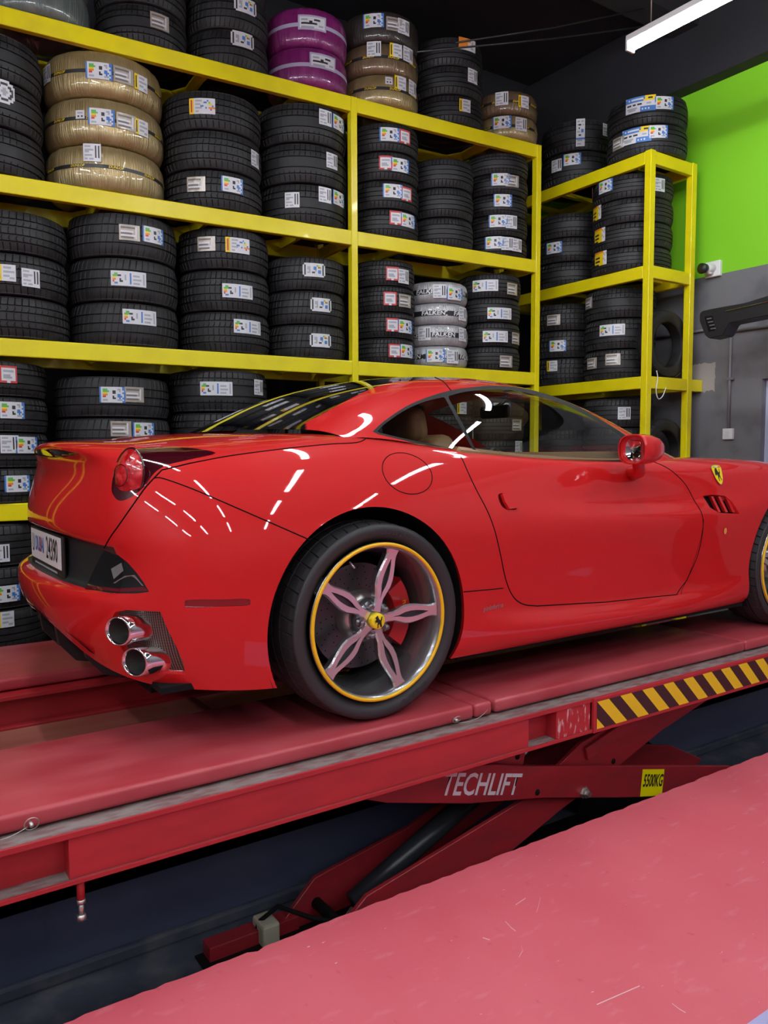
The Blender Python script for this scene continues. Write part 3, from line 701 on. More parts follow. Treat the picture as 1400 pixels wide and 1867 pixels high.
# black swing arm reaching in from the side
t = thing('swing_arm', (3.95, -0.80, 1.95), 'black plastic swing arm with slotted head in front of the grey wall', 'machine arm')
def arm():
    # the arm stands about 0.6 m clear of the wall and runs along it
    X = 3.95
    pts_top = [at_x(1279, 573, X), at_x(1283, 568, X), at_x(1300, 564, X), at_x(1322, 560, X), at_x(1362, 553, X), at_x(1400, 541, X), at_x(1470, 520, X)]
    pts_bot = [at_x(1279, 586, X), at_x(1289, 612, X), at_x(1297, 618, X), at_x(1322, 612, X), at_x(1334, 590, X), at_x(1400, 577, X), at_x(1470, 562, X)]
    poly = [(p[1] + 0.80, p[2] - 1.95) for p in pts_top] + [(p[1] + 0.80, p[2] - 1.95) for p in pts_bot[::-1]]
    bm = bmesh.new()
    a = [bm.verts.new((-0.03, p[0], p[1])) for p in poly]; b = [bm.verts.new((0.11, p[0], p[1])) for p in poly]
    n = len(poly); bm.faces.new(a); bm.faces.new(b[::-1])
    for i in range(n): bm.faces.new((a[i], b[i], b[(i + 1) % n], a[(i + 1) % n]))
    bmesh.ops.recalc_face_normals(bm, faces=bm.faces)
    bmesh.ops.bevel(bm, geom=bm.edges[:], offset=0.006, segments=2, affect='EDGES')
    bm_obj('arm_shell', bm, M_BLACK, t)
    q = [at_x(x, y, X) for x, y in ((1289, 578), (1304, 576), (1308, 603), (1296, 606))]
    pydata('slot', [(-0.033, p[1] + 0.80, p[2] - 1.95) for p in q], [(0, 1, 2, 3)], M_MATTBLACK, t)
    for k in range(4):
        a_ = at_x(1297 + k * 2.4, 582 + k * 6.0, X)
        box('vent_rib', -0.04, -0.03, a_[1] + 0.775, a_[1] + 0.815, a_[2] - 1.954, a_[2] - 1.945, mat('grey_rib', (0.12, 0.12, 0.13), 0.5), t)
    c = [at_x(1328, 568, X), at_x(1470, 536, X)]
    tube('bright_strip', [(-0.034, p[1] + 0.80, p[2] - 1.95) for p in c], 0.004, M_CHROME, t, 6)
    box('column', -0.06, 0.14, -1.7, -1.5, -1.95 + FLOOR, 0.32, M_BLACK, t, 0.02)
    box('arm_root', -0.03, 0.11, -1.55, 0.536, -0.044, 0.136, M_BLACK, t, 0.01)
arm()
structure(box('door_1', 4.66, 4.72, -1.3, 0.395, FLOOR, 1.53, mat('door_blue_white', (0.42, 0.46, 0.62), 0.5)))

# ------------------------------------------------------------------ scissor lift
M_HAZY = mat('hazard_yellow', (0.80, 0.55, 0.01), 0.45)
add_noise(M_HAZY, 40, (0.80, 0.56, 0.01), (0.45, 0.30, 0.03), 0.66, 0.8)
M_HAZK = mat('hazard_dark', (0.035, 0.012, 0.014), 0.45)
M_ARM = mat('arm_red', (0.32, 0.018, 0.026), 0.42)
add_noise(M_ARM, 5, (0.33, 0.018, 0.026), (0.25, 0.020, 0.028), 0.4, 0.7, stretch=(1, 1, 4))
M_SCUFF = mat('scuffed_red', (0.42, 0.02, 0.026), 0.45)
add_noise(M_SCUFF, 30, (0.42, 0.022, 0.028), (0.62, 0.42, 0.42), 0.56, 0.66, stretch=(2.2, 1, 0.6))
def platform(label, ya, yb, near):
    t = thing('scissor_lift', (0, 0, 0), label, 'car lift', 'red scissor lift platforms under the car')
    s = -1 if near else -1
    lo, hi = (ya, yb); XE = 4.1 if near else 3.78
    for (x0, x1) in ((-4.2, 0.383), (0.388, 0.474), (0.490, 2.150), (2.158, XE)):
        box('deck_plate', x0, x1, lo, hi, -0.052, 0.0, M_LIFT, t, 0.014, 4, True)
    box('top_flange', -4.2, XE, lo - 0.065, hi + 0.02, -0.070, -0.058, M_DUST if near else M_LIFTV, t, 0.002)
    box('flange_edge', -4.2, XE, lo - 0.072, lo - 0.064, -0.074, -0.056, M_LIFTV, t, 0.002)
    box('web', -4.2, XE, lo - 0.01, lo + 0.0, -0.19, -0.07, M_LIFTV, t)
    box('bottom_flange', -4.2, XE, lo - 0.066, hi, -0.198, -0.188, M_DUST if near else M_LIFTV, t, 0.002)
    box('flange_edge', -4.2, XE, lo - 0.073, lo - 0.065, -0.201, -0.187, M_LIFTV, t, 0.002)
    if near:
        box('cover_plate', -1.075, 0.602, lo - 0.064, lo - 0.058, -0.188, -0.072, M_LIFTV, t, 0.0015)
        box('cover_end', -1.075, -1.069, lo - 0.058, lo - 0.012, -0.188, -0.072, M_LIFTV, t)
        box('cover_end', 0.596, 0.602, lo - 0.058, lo - 0.012, -0.188, -0.072, M_LIFTV, t)
        box('cover_plate', 0.750, 0.945, lo - 0.066, lo - 0.058, -0.188, -0.074, M_SCUFF, t, 0.0015)
        box('cover_end', 0.750, 0.756, lo - 0.058, lo - 0.012, -0.188, -0.074, M_LIFTV, t)
        box('cover_plate', 0.952, 4.0, lo - 0.080, lo - 0.064, -0.202, -0.058, M_LIFTV, t, 0.003)
        # hazard tape
        z0, z1, y = -0.186, -0.072, lo - 0.0815
        v = []; f = []; mi = []
        x = 0.962; w = 0.071; sh = 0.118; k = 0
        def clip(xa, xb):
            # stripe leaning down-right, clipped to the tape's own left end
            pts = [(xa, z1), (xb, z1), (xb + sh, z0), (xa + sh, z0)]
            out = []
            for i in range(4):
                p, q = pts[i], pts[(i + 1) % 4]
                if p[0] >= 0.968: out.append(p)
                if (p[0] >= 0.968) != (q[0] >= 0.968):
                    tt = (0.968 - p[0]) / (q[0] - p[0]); out.append((0.968, p[1] + tt * (q[1] - p[1])))
            return out
        xa = 0.968 - 3 * w
        while xa < 3.6:
            po = clip(xa, xa + w)
            if len(po) >= 3:
                b0 = len(v); v += [(p[0], y, p[1]) for p in po]
                f.append(tuple(range(b0, b0 + len(po)))); mi.append(k % 2)
            xa += w; k += 1
        pydata('hazard_tape', v, f, [M_HAZK, M_HAZY], t, False, mi)
        # levelling bolt
        tube('stop_rod', [(-1.045, lo - 0.05, -0.19), (-1.045, lo - 0.05, -0.258)], 0.0105, M_LIFTV, t, 14)
        tube('lock_nut', [(-1.045, lo - 0.05, -0.256), (-1.045, lo - 0.05, -0.268)], 0.0125, M_STEEL, t, 6)
        tube('bolt_shank', [(-1.045, lo - 0.05, -0.266), (-1.045, lo - 0.05, -0.300)], 0.0075, M_STEEL, t, 10)
        tube('bolt_head', [(-1.045, lo - 0.05, -0.299), (-1.045, lo - 0.05, -0.314)], 0.013, M_STEEL, t, 6)
        # locking pins with pull rings and wires
        for (px, d) in ((-1.155, -1), (0.285, 1)):
            tube('pin', [(px, lo + 0.01, -0.034), (px, lo - 0.022, -0.034)], 0.006, M_STEEL, t, 8)
            ring = [(px + 0.018 * math.cos(a), lo - 0.018 - 0.006 * math.sin(a), -0.030 + 0.018 * math.sin(a) * (1 if d < 0 else 0.7)) for a in np.linspace(0, 2 * PI, 25)[:-1]]
            tube('pull_ring', ring, 0.0016, M_STEEL, t, 6, True)
            q = 0.155 * d
            wire = [(px + q * s_, lo - 0.012 - 0.02 * math.sin(s_ * PI), (-0.034 - 0.012 * math.sin(s_ * PI)) if d < 0 else (-0.046 + 0.024 * s_ * s_)) for s_ in np.linspace(0.06, 1, 12)]
            tube('wire', wire, 0.0012, M_STEEL, t, 5)
    return t
near = platform('red scissor lift with hazard tape and lettered arm under the car\'s right wheels', -1.0, -0.475, True)
far = platform('plain red scissor lift platform under the car\'s left wheels', 0.385, 1.03, False)
# scissor arms of the near lift
A1 = [(-0.09, -0.262), (0.03, -0.309), (0.42, -0.412), (0.81, -0.488), (1.31, -0.613), (2.35, -0.86), (2.44, -0.80), (2.158, -0.662), (0.71, -0.330), (0.545, -0.285), (0.10, -0.20)]
prism('scissor_arm', A1, -0.935, -0.915, M_ARM, near, 0.002)
prism('scissor_arm', A1, -0.585, -0.565, M_ARM, near, 0.002)
A2 = [(-0.17, -0.86), (-0.19, -0.80), (-0.065, -0.668), (0.76, -0.492), (1.09, -0.305), (1.60, -0.20), (2.20, -0.20), (2.01, -0.30), (1.64, -0.385), (1.33, -0.49), (0.95, -0.575), (0.45, -0.745), (0.0, -0.875)]
A2n = [(-0.10, -0.87), (-0.09, -0.70), (-0.03, -0.655), (0.76, -0.492), (1.09, -0.325), (1.70, -0.20), (2.30, -0.20), (2.01, -0.30), (1.64, -0.385), (1.33, -0.49), (0.95, -0.60), (0.45, -0.775), (0.2, -0.875)]
prism('scissor_arm', A2n, -0.895, -0.875, M_ARM, near, 0.002)
prism('scissor_arm', [(-0.23, -0.875), (-0.215, -0.82), (-0.085, -0.70), (0.356, -0.622), (1.1, -0.40), (1.9, -0.20), (2.3, -0.20), (1.5, -0.45), (0.8, -0.68), (0.2, -0.86)], -0.61, -0.59, M_ARM, near, 0.002)
prism('arm_stiffener', [(1.10, -0.35), (1.115, -0.405), (1.62, -0.265), (1.70, -0.20), (1.62, -0.20)], -0.912, -0.895, M_ARM, near, 0.002)
prism('bracket', [(0.50, -0.20), (0.70, -0.20), (0.735, -0.29), (0.715, -0.37), (0.52, -0.37)], -0.912, -0.898, M_ARM, near, 0.002)
prism('bracket', [(0.98, -0.20), (1.14, -0.20), (1.10, -0.30), (1.04, -0.34), (0.98, -0.32)], -0.80, -0.785, M_ARM, near, 0.002)
for (x, z, y) in ((0.690, -0.292, -0.914), (1.30, -0.455, -0.897), (0.782, -0.457, -0.9365)):
    lathe('pin_hole', [(0, 0), (0.013, 0), (0.013, 0.001), (0, 0.001)], 16, M_MATTBLACK, near, 'Y').location = (x, y, z)
lathe('pivot_nut', [(0, -0.03), (0.013, -0.03), (0.013, -0.018), (0.021, -0.018), (0.021, -0.004), (0.027, -0.004), (0.027, 0.0), (0.0, 0.0)], 6, M_STEEL, near, 'Y', False).location = (1.064, -0.936, -0.527)
tube('cross_shaft', [(1.064, -0.93, -0.527), (1.064, -0.57, -0.527)], 0.022, M_STEEL, near, 12)
tube('cross_shaft', [(-0.08, -0.90, -0.80), (-0.08, -0.58, -0.80)], 0.022, M_MATTBLACK, near, 12)
M_CYL = mat('hydraulic_black', (0.03, 0.033, 0.04), 0.3, 0.2)
cyl_a, cyl_b = Vector((0.005, -0.74, -0.765)), Vector((0.60, -0.74, -0.50))
tube('cylinder', [cyl_a, cyl_b], 0.042, M_CYL, near, 20)
tube('piston_rod', [cyl_b, cyl_b + (cyl_b - cyl_a) * 0.5], 0.022, M_CHROME, near, 14)
tube('hose_fitting', [(0.0, -0.76, -0.785), (-0.05, -0.77, -0.81)], [0.02, 0.014], M_STEEL, near, 8)
tube('hose', [(-0.05, -0.77, -0.81), (-0.16, -0.72, -0.78), (-0.26, -0.64, -0.74), (-0.32, -0.6, -0.80), (-0.34, -0.6, -0.872)], 0.009, M_MATTBLACK, near, 8)
box('base_rail', -0.52, -0.16, -0.62, -0.55, -0.88, -0.82, M_ARM, near, 0.004)
box('roller_block', -0.33, -0.26, -0.66, -0.56, -0.875, -0.79, mat('roller_cream', (0.42, 0.40, 0.30), 0.6), near, 0.01)
box('base_plate', -0.55, 2.4, -0.95, -0.55, -0.88, -0.872, M_MATTBLACK, near)
prism('base_frame', [(1.45, -0.87), (1.55, -0.52), (1.95, -0.58), (2.15, -0.72), (2.30, -0.87)], -0.56, -0.46, M_MATTBLACK, near, 0.004)
def sign(txt, size, center, y, dirx, dirz, m, parent, name='lettering', sx=1.0, shear=0.0, bold=0.0):
    """lettering on a plate in the plane Y=y, baseline direction (dirx,dirz)"""
    me = text_mesh(txt, size, 0.0, shear, sx, bold)
    a = math.atan2(dirz, dirx); c, s = math.cos(a), math.sin(a)
    for v in me.vertices:
        x, z = v.co.x, v.co.y
        v.co = Vector((center[0] + x * c - z * s, y, center[1] + x * s + z * c))
    return link(name, me, parent, m)
sign('TECHLIFT', 0.120, (0.478, -0.353), -0.9365, 0.410, -0.100, M_PAPER, near, 'lettering', 0.78, 0.16, 0.002)
st = pydata('capacity_sticker', [(1.455, -0.937, -0.515), (1.615, -0.937, -0.551), (1.600, -0.937, -0.675), (1.440, -0.937, -0.640)], [(0, 3, 2, 1)], mat('sticker_yellow', (0.90, 0.80, 0.0), 0.4), near)
sign('5500KG', 0.080, (1.531, -0.588), -0.9385, 0.16, -0.036, M_PBLK, st, 'lettering', 0.54, 0.1, 0.0018)
# floor plate between the platforms
t = thing('cover_plate', (-3.0, 0.0, FLOOR), 'dull brown red cover plate between the two lift platforms', 'plate')
pydata('plate_top', [(-1.2, -0.38, 0.305), (2.92, -0.38, 0.305), (2.79, 0.02, 0.305), (2.785, 0.305, 0.305), (-1.2, 0.305, 0.305)], [(0, 1, 2, 3, 4)], M_BROWN, t)
box('plate_support', -1.2, 2.7, -0.36, 0.30, 0.0, 0.30, M_MATTBLACK, t)
# ------------------------------------------------------------------ the car
car = thing('sports_car', (0, 0, 0), 'glossy red sports car with black rear window on the scissor lift', 'car')
M_GLASS = bpy.data.materials.new('window_glass'); M_GLASS.use_nodes = True
def glass_material(m, tint, dark):
    N, L = m.node_tree.nodes, m.node_tree.links
    N.remove(N['Principled BSDF']); out = N['Material Output']
    tr = N.new('ShaderNodeBsdfTransparent'); tr.inputs[0].default_value = (*tint, 1)
    gl = N.new('ShaderNodeBsdfGlossy'); gl.inputs['Roughness'].default_value = 0.01; gl.inputs[0].default_value = (1, 1, 1, 1)
    fr = N.new('ShaderNodeFresnel'); fr.inputs['IOR'].default_value = dark
    ge = N.new('ShaderNodeNewGeometry'); mi_ = N.new('ShaderNodeMapRange'); mi_.inputs['To Min'].default_value = dark; mi_.inputs['To Max'].default_value = 1.0 / dark
    L.new(ge.outputs['Backfacing'], mi_.inputs['Value']); L.new(mi_.outputs[0], fr.inputs['IOR'])   # same reflectance from both sides of the pane
    mx = N.new('ShaderNodeMixShader'); L.new(fr.outputs[0], mx.inputs[0]); L.new(tr.outputs[0], mx.inputs[1]); L.new(gl.outputs[0], mx.inputs[2])
    L.new(mx.outputs[0], out.inputs[0])
glass_material(M_GLASS, (0.80, 0.83, 0.80), 1.45)
M_BLKGLASS = mat('rear_window_black', (0.004, 0.004, 0.005), 0.04, coat=1.0)
M_TAN = mat('tan_leather', (0.30, 0.165, 0.075), 0.5)
add_noise(M_TAN, 60, (0.30, 0.165, 0.075), (0.26, 0.14, 0.062), 0.4, 0.7, bump=0.1, dist=0.002)
M_SMOKE = mat('smoked_lens', (0.010, 0.011, 0.011), 0.06, coat=1.0)
M_LENSRED = mat('red_lens', (0.42, 0.004, 0.006), 0.06, coat=1.0)
M_HOUSE = mat('lamp_housing_dark_red', (0.045, 0.002, 0.006), 0.06, coat=1.0)
M_PANEL = mat('plate_panel_dark', (0.018, 0.019, 0.021), 0.42)
M_GRILLE = mat('exhaust_mesh', (0.10, 0.085, 0.08), 0.4, 0.6)
def grille_holes():
    N, L, b = nodes(M_GRILLE)
    tc = N.new('ShaderNodeTexCoord'); mp = N.new('ShaderNodeMapping'); mp.inputs['Scale'].default_value = (0.0, 1.0, 1.0)
    L.new(tc.outputs['Object'], mp.inputs['Vector'])
    vo = N.new('ShaderNodeTexVoronoi'); vo.inputs['Scale'].default_value = 190; vo.inputs['Randomness'].default_value = 0.0
    L.new(mp.outputs[0], vo.inputs['Vector'])
    cr = N.new('ShaderNodeValToRGB'); cr.color_ramp.elements[0].position = 0.36; cr.color_ramp.elements[1].position = 0.40
    cr.color_ramp.elements[0].color = (0.004, 0.004, 0.004, 1); cr.color_ramp.elements[1].color = (0.22, 0.17, 0.15, 1)
    L.new(vo.outputs['Distance'], cr.inputs[0]); L.new(cr.outputs[0], b.inputs['Base Color'])
grille_holes()

# ---- control net of the right half of the body (half-widths are turned to negative Y)
TL = [0, 1, 2, 2.8, 3.1, 3.8, 4.1, 4.8, 5.1, 5.8, 6.1, 7, 8, 9, 9.7, 10.2, 11, 12, 13, 14]
SEC = {   # X: list of (half width, Z) for t = 0..14
 -0.62: [(.850,.192),(.872,.265),(.885,.36),(.892,.44),(.893,.52),(.888,.60),(.878,.67),(.862,.735),(.838,.80),(.80,.862),(.75,.912),(.67,.957),(.5,.985),(.25,1.0),(0,1.005)],
 -0.43: [(.915,.175),(.930,.262),(.938,.36),(.941,.44),(.940,.52),(.934,.60),(.922,.67),(.905,.74),(.878,.81),(.842,.87),(.795,.92),(.725,.962),(.55,1.0),(.28,1.02),(0,1.025)],
 0.0: [(.93,.17),(.945,.27),(.952,.36),(.955,.45),(.956,.54),(.953,.62),(.944,.70),(.925,.77),(.897,.84),(.862,.90),(.82,.95),(.77,.99),(.69,1.015),(.4,1.02),(0,1.02)],
 0.42: [(.915,.165),(.94,.20),(.947,.27),(.944,.36),(.944,.46),(.945,.55),(.942,.63),(.930,.70),(.908,.775),(.880,.845),(.846,.905),(.805,.952),(.74,.962),(.4,.96),(0,.96)],
 0.75: [(.905,.16),(.948,.185),(.964,.255),(.918,.308),(.926,.42),(.937,.53),(.940,.62),(.932,.69),(.908,.755),(.884,.82),(.855,.88),(.825,.925),(.76,.935),(.4,.93),(0,.93)],
 1.2: [(.905,.16),(.948,.18),(.964,.238),(.915,.290),(.922,.40),(.937,.52),(.946,.61),(.941,.668),(.899,.712),(.884,.79),(.862,.862),(.835,.905),(.77,.912),(.4,.91),(0,.91)],
 1.65: [(.905,.16),(.943,.18),(.957,.233),(.912,.280),(.922,.39),(.937,.51),(.947,.60),(.943,.658),(.895,.702),(.884,.78),(.868,.855),(.832,.902),(.76,.915),(.4,.94),(0,.945)],
 2.1: [(.90,.165),(.93,.19),(.94,.23),(.93,.30),(.935,.39),(.943,.50),(.946,.59),(.944,.655),(.912,.715),(.896,.795),(.865,.865),(.80,.908),(.68,.920),(.4,.905),(0,.908)],
 2.67: [(.90,.18),(.925,.25),(.938,.33),(.943,.41),(.946,.49),(.946,.56),(.942,.63),(.932,.70),(.912,.765),(.88,.825),(.83,.875),(.75,.90),(.6,.888),(.35,.865),(0,.87)],
 3.1: [(.85,.16),(.87,.22),(.88,.29),(.885,.37),(.885,.44),(.88,.51),(.87,.57),(.855,.63),(.83,.69),(.79,.745),(.73,.79),(.65,.815),(.5,.81),(.3,.79),(0,.80)],
}
XS = [-0.62, -0.43, -0.2, 0.0, 0.2, 0.42, 0.75, 1.05, 1.35, 1.65, 1.9, 2.1, 2.4, 2.67, 2.9, 3.1]
def interp_pchip(xk, yk, x):
    """smooth monotone cubic through the key sections"""
    xk = np.asarray(xk, float); yk = np.asarray(yk, float)
    h = np.diff(xk); d = np.diff(yk, axis=0) / h.reshape(-1, *([1] * (yk.ndim - 1)))
    m = np.zeros_like(yk); m[0] = d[0]; m[-1] = d[-1]
    for i in range(1, len(xk) - 1):
        w1 = 2 * h[i] + h[i - 1]; w2 = h[i] + 2 * h[i - 1]
        s = d[i - 1] * d[i]
        with np.errstate(divide='ignore', invalid='ignore'):
            hm = (w1 + w2) / (w1 / d[i - 1] + w2 / d[i])
        m[i] = np.where(s > 0, hm, 0)
    i = int(np.clip(np.searchsorted(xk, x) - 1, 0, len(xk) - 2)); t = (x - xk[i]) / h[i]
    return (2*t**3-3*t**2+1)*yk[i] + (t**3-2*t**2+t)*h[i]*m[i] + (-2*t**3+3*t**2)*yk[i+1] + (t**3-t**2)*h[i]*m[i+1]
kx = sorted(SEC); karr = np.array([SEC[k] for k in kx])
def section(x):
    s = interp_pchip(kx, karr, x)
    return np.array([interp_pchip(range(15), s, t) for t in TL])
C0 = [(-.94,.35),(-.972,.395),(-.985,.445),(-.981,.483),(-.967,.497),(-.905,.502),(-.891,.513),(-.891,.645),(-.895,.658),(-.925,.668),(-.938,.686),(-.926,.765),(-.882,.85),(-.852,.905),(-.868,.944),(-.918,.966),(-.885,.991),(-.80,.990),(-.74,.994),(-.70,.996)]
C0 = np.array([(a, 0, b) for a, b in C0])
C2 = np.array([(-.855,.50,.238),(-.893,.53,.325),(-.903,.545,.42),(-.900,.552,.475),(-.890,.552,.490),(-.857,.55,.497),(-.848,.55,.508),(-.838,.55,.622),(-.840,.55,.636),(-.858,.55,.645),(-.866,.55,.662),(-.866,.545,.735),(-.848,.53,.82),(-.832,.51,.885),(-.834,.50,.922),(-.846,.49,.947),(-.815,.46,.972),(-.74,.33,.985),(-.69,.16,.992),(-.67,0,.998)])
C3 = np.array([(-.765,.735,.205),(-.785,.755,.280),(-.795,.765,.385),(-.796,.772,.445),(-.794,.774,.468),(-.790,.776,.515),(-.789,.776,.54),(-.790,.772,.59),(-.792,.770,.61),(-.797,.764,.655),(-.799,.760,.675),(-.803,.740,.735),(-.803,.712,.805),(-.793,.675,.87),(-.780,.648,.905),(-.770,.625,.928),(-.738,.57,.962),(-.68,.40,.985),(-.65,.20,.995),(-.64,0,1.0)])
f1 = 0.28 / 0.55
C1 = np.stack([C0[:, 0] + (C2[:, 0] - C0[:, 0]) * f1 ** 2.2, C2[:, 1] * f1, C0[:, 2] + (C2[:, 2] - C0[:, 2]) * f1 ** 2], 1)
cols_ = [C0, C1, C2, C3]
for x in XS:
    s = section(x); cols_.append(np.stack([np.full(len(TL), x), s[:, 0], s[:, 1]], 1))
s31 = section(3.1)
tq = np.array(TL) / 14
def front_col(xm, yw, zs, nose):
    top = np.clip((tq - 0.75) / 0.25, 0, 1)
    x = xm + nose * np.sin(np.clip(tq, 0, 0.7) / 0.7 * PI) * 0.06 - 0.10 * np.clip(tq - 0.45, 0, 1) * 1.2
    x = x * (1 - top) + (xm - 0.25) * top
    return np.stack([x, yw * (1 - top), 0.15 + (s31[:, 1] - 0.15) * zs], 1)
cols_ += [front_col(3.34, 0.70, 0.93, 0.6), front_col(3.47, 0.40, 0.90, 0.8), front_col(3.54, 0.0, 0.89, 1.0)]
NET = np.stack(cols_, 0)          # (columns, rows, 3)
NET[:, :, 1] *= -1
def bs_axis(P, counts, e0, e1):
    M = np.array([1, -1, 1.0])
    a = P[1] * M if e0 == 'm' else 2 * P[0] - P[1]
    b = P[-2] * M if e1 == 'm' else 2 * P[-1] - P[-2]
    Q = np.concatenate([a[None], P, b[None]], 0); out = []; par = []
    n = len(P)
    for i in range(n - 1):
        k = counts[i]
        for j in range(k + (1 if i == n - 2 else 0)):
            t = j / k
            w = ((1-t)**3/6, (3*t**3-6*t**2+4)/6, (-3*t**3+3*t**2+3*t+1)/6, t**3/6)
            out.append(w[0]*Q[i] + w[1]*Q[i+1] + w[2]*Q[i+2] + w[3]*Q[i+3]); par.append(i + t)
    return np.array(out), np.array(par)
du = np.linalg.norm(np.diff(NET[:, 6], axis=0), axis=1)
cu_ = [max(3, int(round(d / 0.016))) for d in du]
dt_ = np.linalg.norm(np.diff(NET[9], axis=0), axis=1)
ct_ = [max(3, int(round(d / 0.014))) if i < 17 else 6 for i, d in enumerate(dt_)]
S1, pu = bs_axis(NET, cu_, 'm', 'm')
S2, pt = bs_axis(np.swapaxes(S1, 0, 1), ct_, 'n', 'm')
SURF = np.swapaxes(S2, 0, 1)      # (nu, nt, 3)
trow = np.interp(pt, range(len(TL)), TL)
def grid_bm(S, pu_, pt_, flip):
    nu, nt = S.shape[:2]
    bm = bmesh.new(); lu = bm.faces.layers.float.new('u'); lt = bm.faces.layers.float.new('t'); lr = bm.faces.layers.int.new('reg')
    V = [[bm.verts.new(S[i, j]) for j in range(nt)] for i in range(nu)]
    for i in range(nu - 1):
        for j in range(nt - 1):
            q = (V[i][j], V[i + 1][j], V[i + 1][j + 1], V[i][j + 1])
            f = bm.faces.new(q[::-1] if flip else q)
            f[lu] = (pu_[i] + pu_[i + 1]) / 2; f[lt] = (pt_[j] + pt_[j + 1]) / 2; f.smooth = True
    bmesh.ops.remove_doubles(bm, verts=bm.verts[:], dist=1e-6)
    bm.normal_update()
    return bm
bm = grid_bm(SURF, pu, trow, False)
# make sure the outside looks out
side = [f for f in bm.faces if 0.8 < f.calc_center_median().x < 1.4 and 0.4 < f.calc_center_median().z < 0.6]
if sum(f.normal.y for f in side) > 0:
    bmesh.ops.reverse_faces(bm, faces=bm.faces[:]); bm.normal_update()
body_bvh = BVHTree.FromBMesh(bm)

class Chart:
    """outline drawn on the surface either from the side (x,z) or along sight lines"""
    def __init__(self, mode): self.mode = mode; self.c = {}
    def uv(self, co):
        if self.mode == 'Y': return (co.x, co.z)
        if self.mode == 'Z': return (co.x, co.y)
        p = to_px((co.x, co.y, co.z))[0]; return (p[0], p[1])
    def facing(self, f):
        n = f.normal
        if self.mode == 'Y': return n.y < -0.05
        if self.mode == 'Z': return n.z > 0.05
        d = f.calc_center_median() - Vector(CAM); return n.dot(d) < 0
    def plane(self, a, b):
        if self.mode == 'Y': return Vector((a[0], 0, a[1])), Vector((b[1] - a[1], 0, -(b[0] - a[0])))
        if self.mode == 'Z': return Vector((a[0], a[1], 0)), Vector((b[1] - a[1], -(b[0] - a[0]), 0))
        d0, d1 = Vector(pray(*a)), Vector(pray(*b)); return Vector(CAM), d0.cross(d1)
    def margin(self): return 1.0 if self.mode == 'cam' else 0.002
    def ray(self, a):
        if self.mode == 'Y': return Vector((a[0], -3, a[1])), Vector((0, 1, 0))
        if self.mode == 'Z': return Vector((a[0], a[1], 4)), Vector((0, 0, -1))
        return Vector(CAM), Vector(pray(*a)).normalized()
def inside(poly, p):
    x, y = p; c = False; n = len(poly); j = n - 1
    for i in range(n):
        xi, yi = poly[i]; xj, yj = poly[j]
        if (yi > y) != (yj > y) and x < (xj - xi) * (y - yi) / (yj - yi) + xi: c = not c
        j = i
    return c
def smooth_poly(pts, closed, n=6):
    P = [np.array(p, float) for p in pts]; out = []; k = len(P)
    for i in range(k if closed else k - 1):
        p0 = P[i - 1] if (i > 0 or closed) else 2 * P[0] - P[1]
        p1, p2 = P[i], P[(i + 1) % k]
        p3 = P[(i + 2) % k] if (i + 2 < k or closed) else 2 * P[-1] - P[-2]
        for j in range(n):
            t = j / n
            out.append(tuple(0.5 * ((2*p1) + (-p0+p2)*t + (2*p0-5*p1+4*p2-p3)*t*t + (-p0+3*p1-3*p2+p3)*t**3)))
    if not closed: out.append(tuple(P[-1]))
    return out
def knife(bm, pts, mode, closed=True, extra=None):
    """cut the surface along an outline, so that parts end exactly on it"""
    ch = Chart(mode); mg = ch.margin()
    lo = (min(p[0] for p in pts) - mg, min(p[1] for p in pts) - mg); hi = (max(p[0] for p in pts) + mg, max(p[1] for p in pts) + mg)
    cache = {}
    def uv(v):
        if v not in cache: cache[v] = ch.uv(v.co)
        return cache[v]
    def bb(f):
        q = [uv(v) for v in f.verts]
        return min(a[0] for a in q), min(a[1] for a in q), max(a[0] for a in q), max(a[1] for a in q)
    if mode == 'cam':
        vs_ = bm.verts[:]; px = to_px(np.array([v.co for v in vs_]))
        for v, p in zip(vs_, px): cache[v] = (p[0], p[1])
    pool = {}
    for f in bm.faces:
        if extra and not extra(f): continue
        b = bb(f)
        if b[0] > hi[0] or b[2] < lo[0] or b[1] > hi[1] or b[3] < lo[1]: continue
        if ch.facing(f): pool[f] = b
    n = len(pts)
    for i in range(n if closed else n - 1):
        a, b = pts[i], pts[(i + 1) % n]
        if abs(a[0] - b[0]) + abs(a[1] - b[1]) < 1e-9: continue
        s = (min(a[0], b[0]) - mg, min(a[1], b[1]) - mg, max(a[0], b[0]) + mg, max(a[1], b[1]) + mg)
        fs = [f for f, q in pool.items() if not (q[0] > s[2] or q[2] < s[0] or q[1] > s[3] or q[3] < s[1])]
        if not fs: continue
        co, no = ch.plane(a, b)
        geom = set(fs)
        for f in fs: geom.update(f.edges); geom.update(f.verts)
        r = bmesh.ops.bisect_plane(bm, geom=list(geom), dist=1e-7, plane_co=co, plane_no=no.normalized())
        for f in fs: pool.pop(f, None)
        for g in r['geom']:
            if isinstance(g, bmesh.types.BMFace) and g.is_valid: pool[g] = bb(g)
        for f in fs:
            if f.is_valid and f not in pool: pool[f] = bb(f)
    bm.normal_update()
def mark(bm, poly, mode, reg, extra=None):
    ch = Chart(mode); lr = bm.faces.layers.int['reg']; k = 0
    lo = (min(p[0] for p in poly), min(p[1] for p in poly)); hi = (max(p[0] for p in poly), max(p[1] for p in poly))
    fs = bm.faces[:]
    if mode == 'cam': C = to_px(np.array([f.calc_center_median() for f in fs]))
    for i, f in enumerate(fs):
        p = (C[i][0], C[i][1]) if mode == 'cam' else ch.uv(f.calc_center_median())
        if not (lo[0] <= p[0] <= hi[0] and lo[1] <= p[1] <= hi[1]): continue
        if extra and not extra(f): continue
        if ch.facing(f) and inside(poly, p): f[lr] = reg; k += 1
    return k
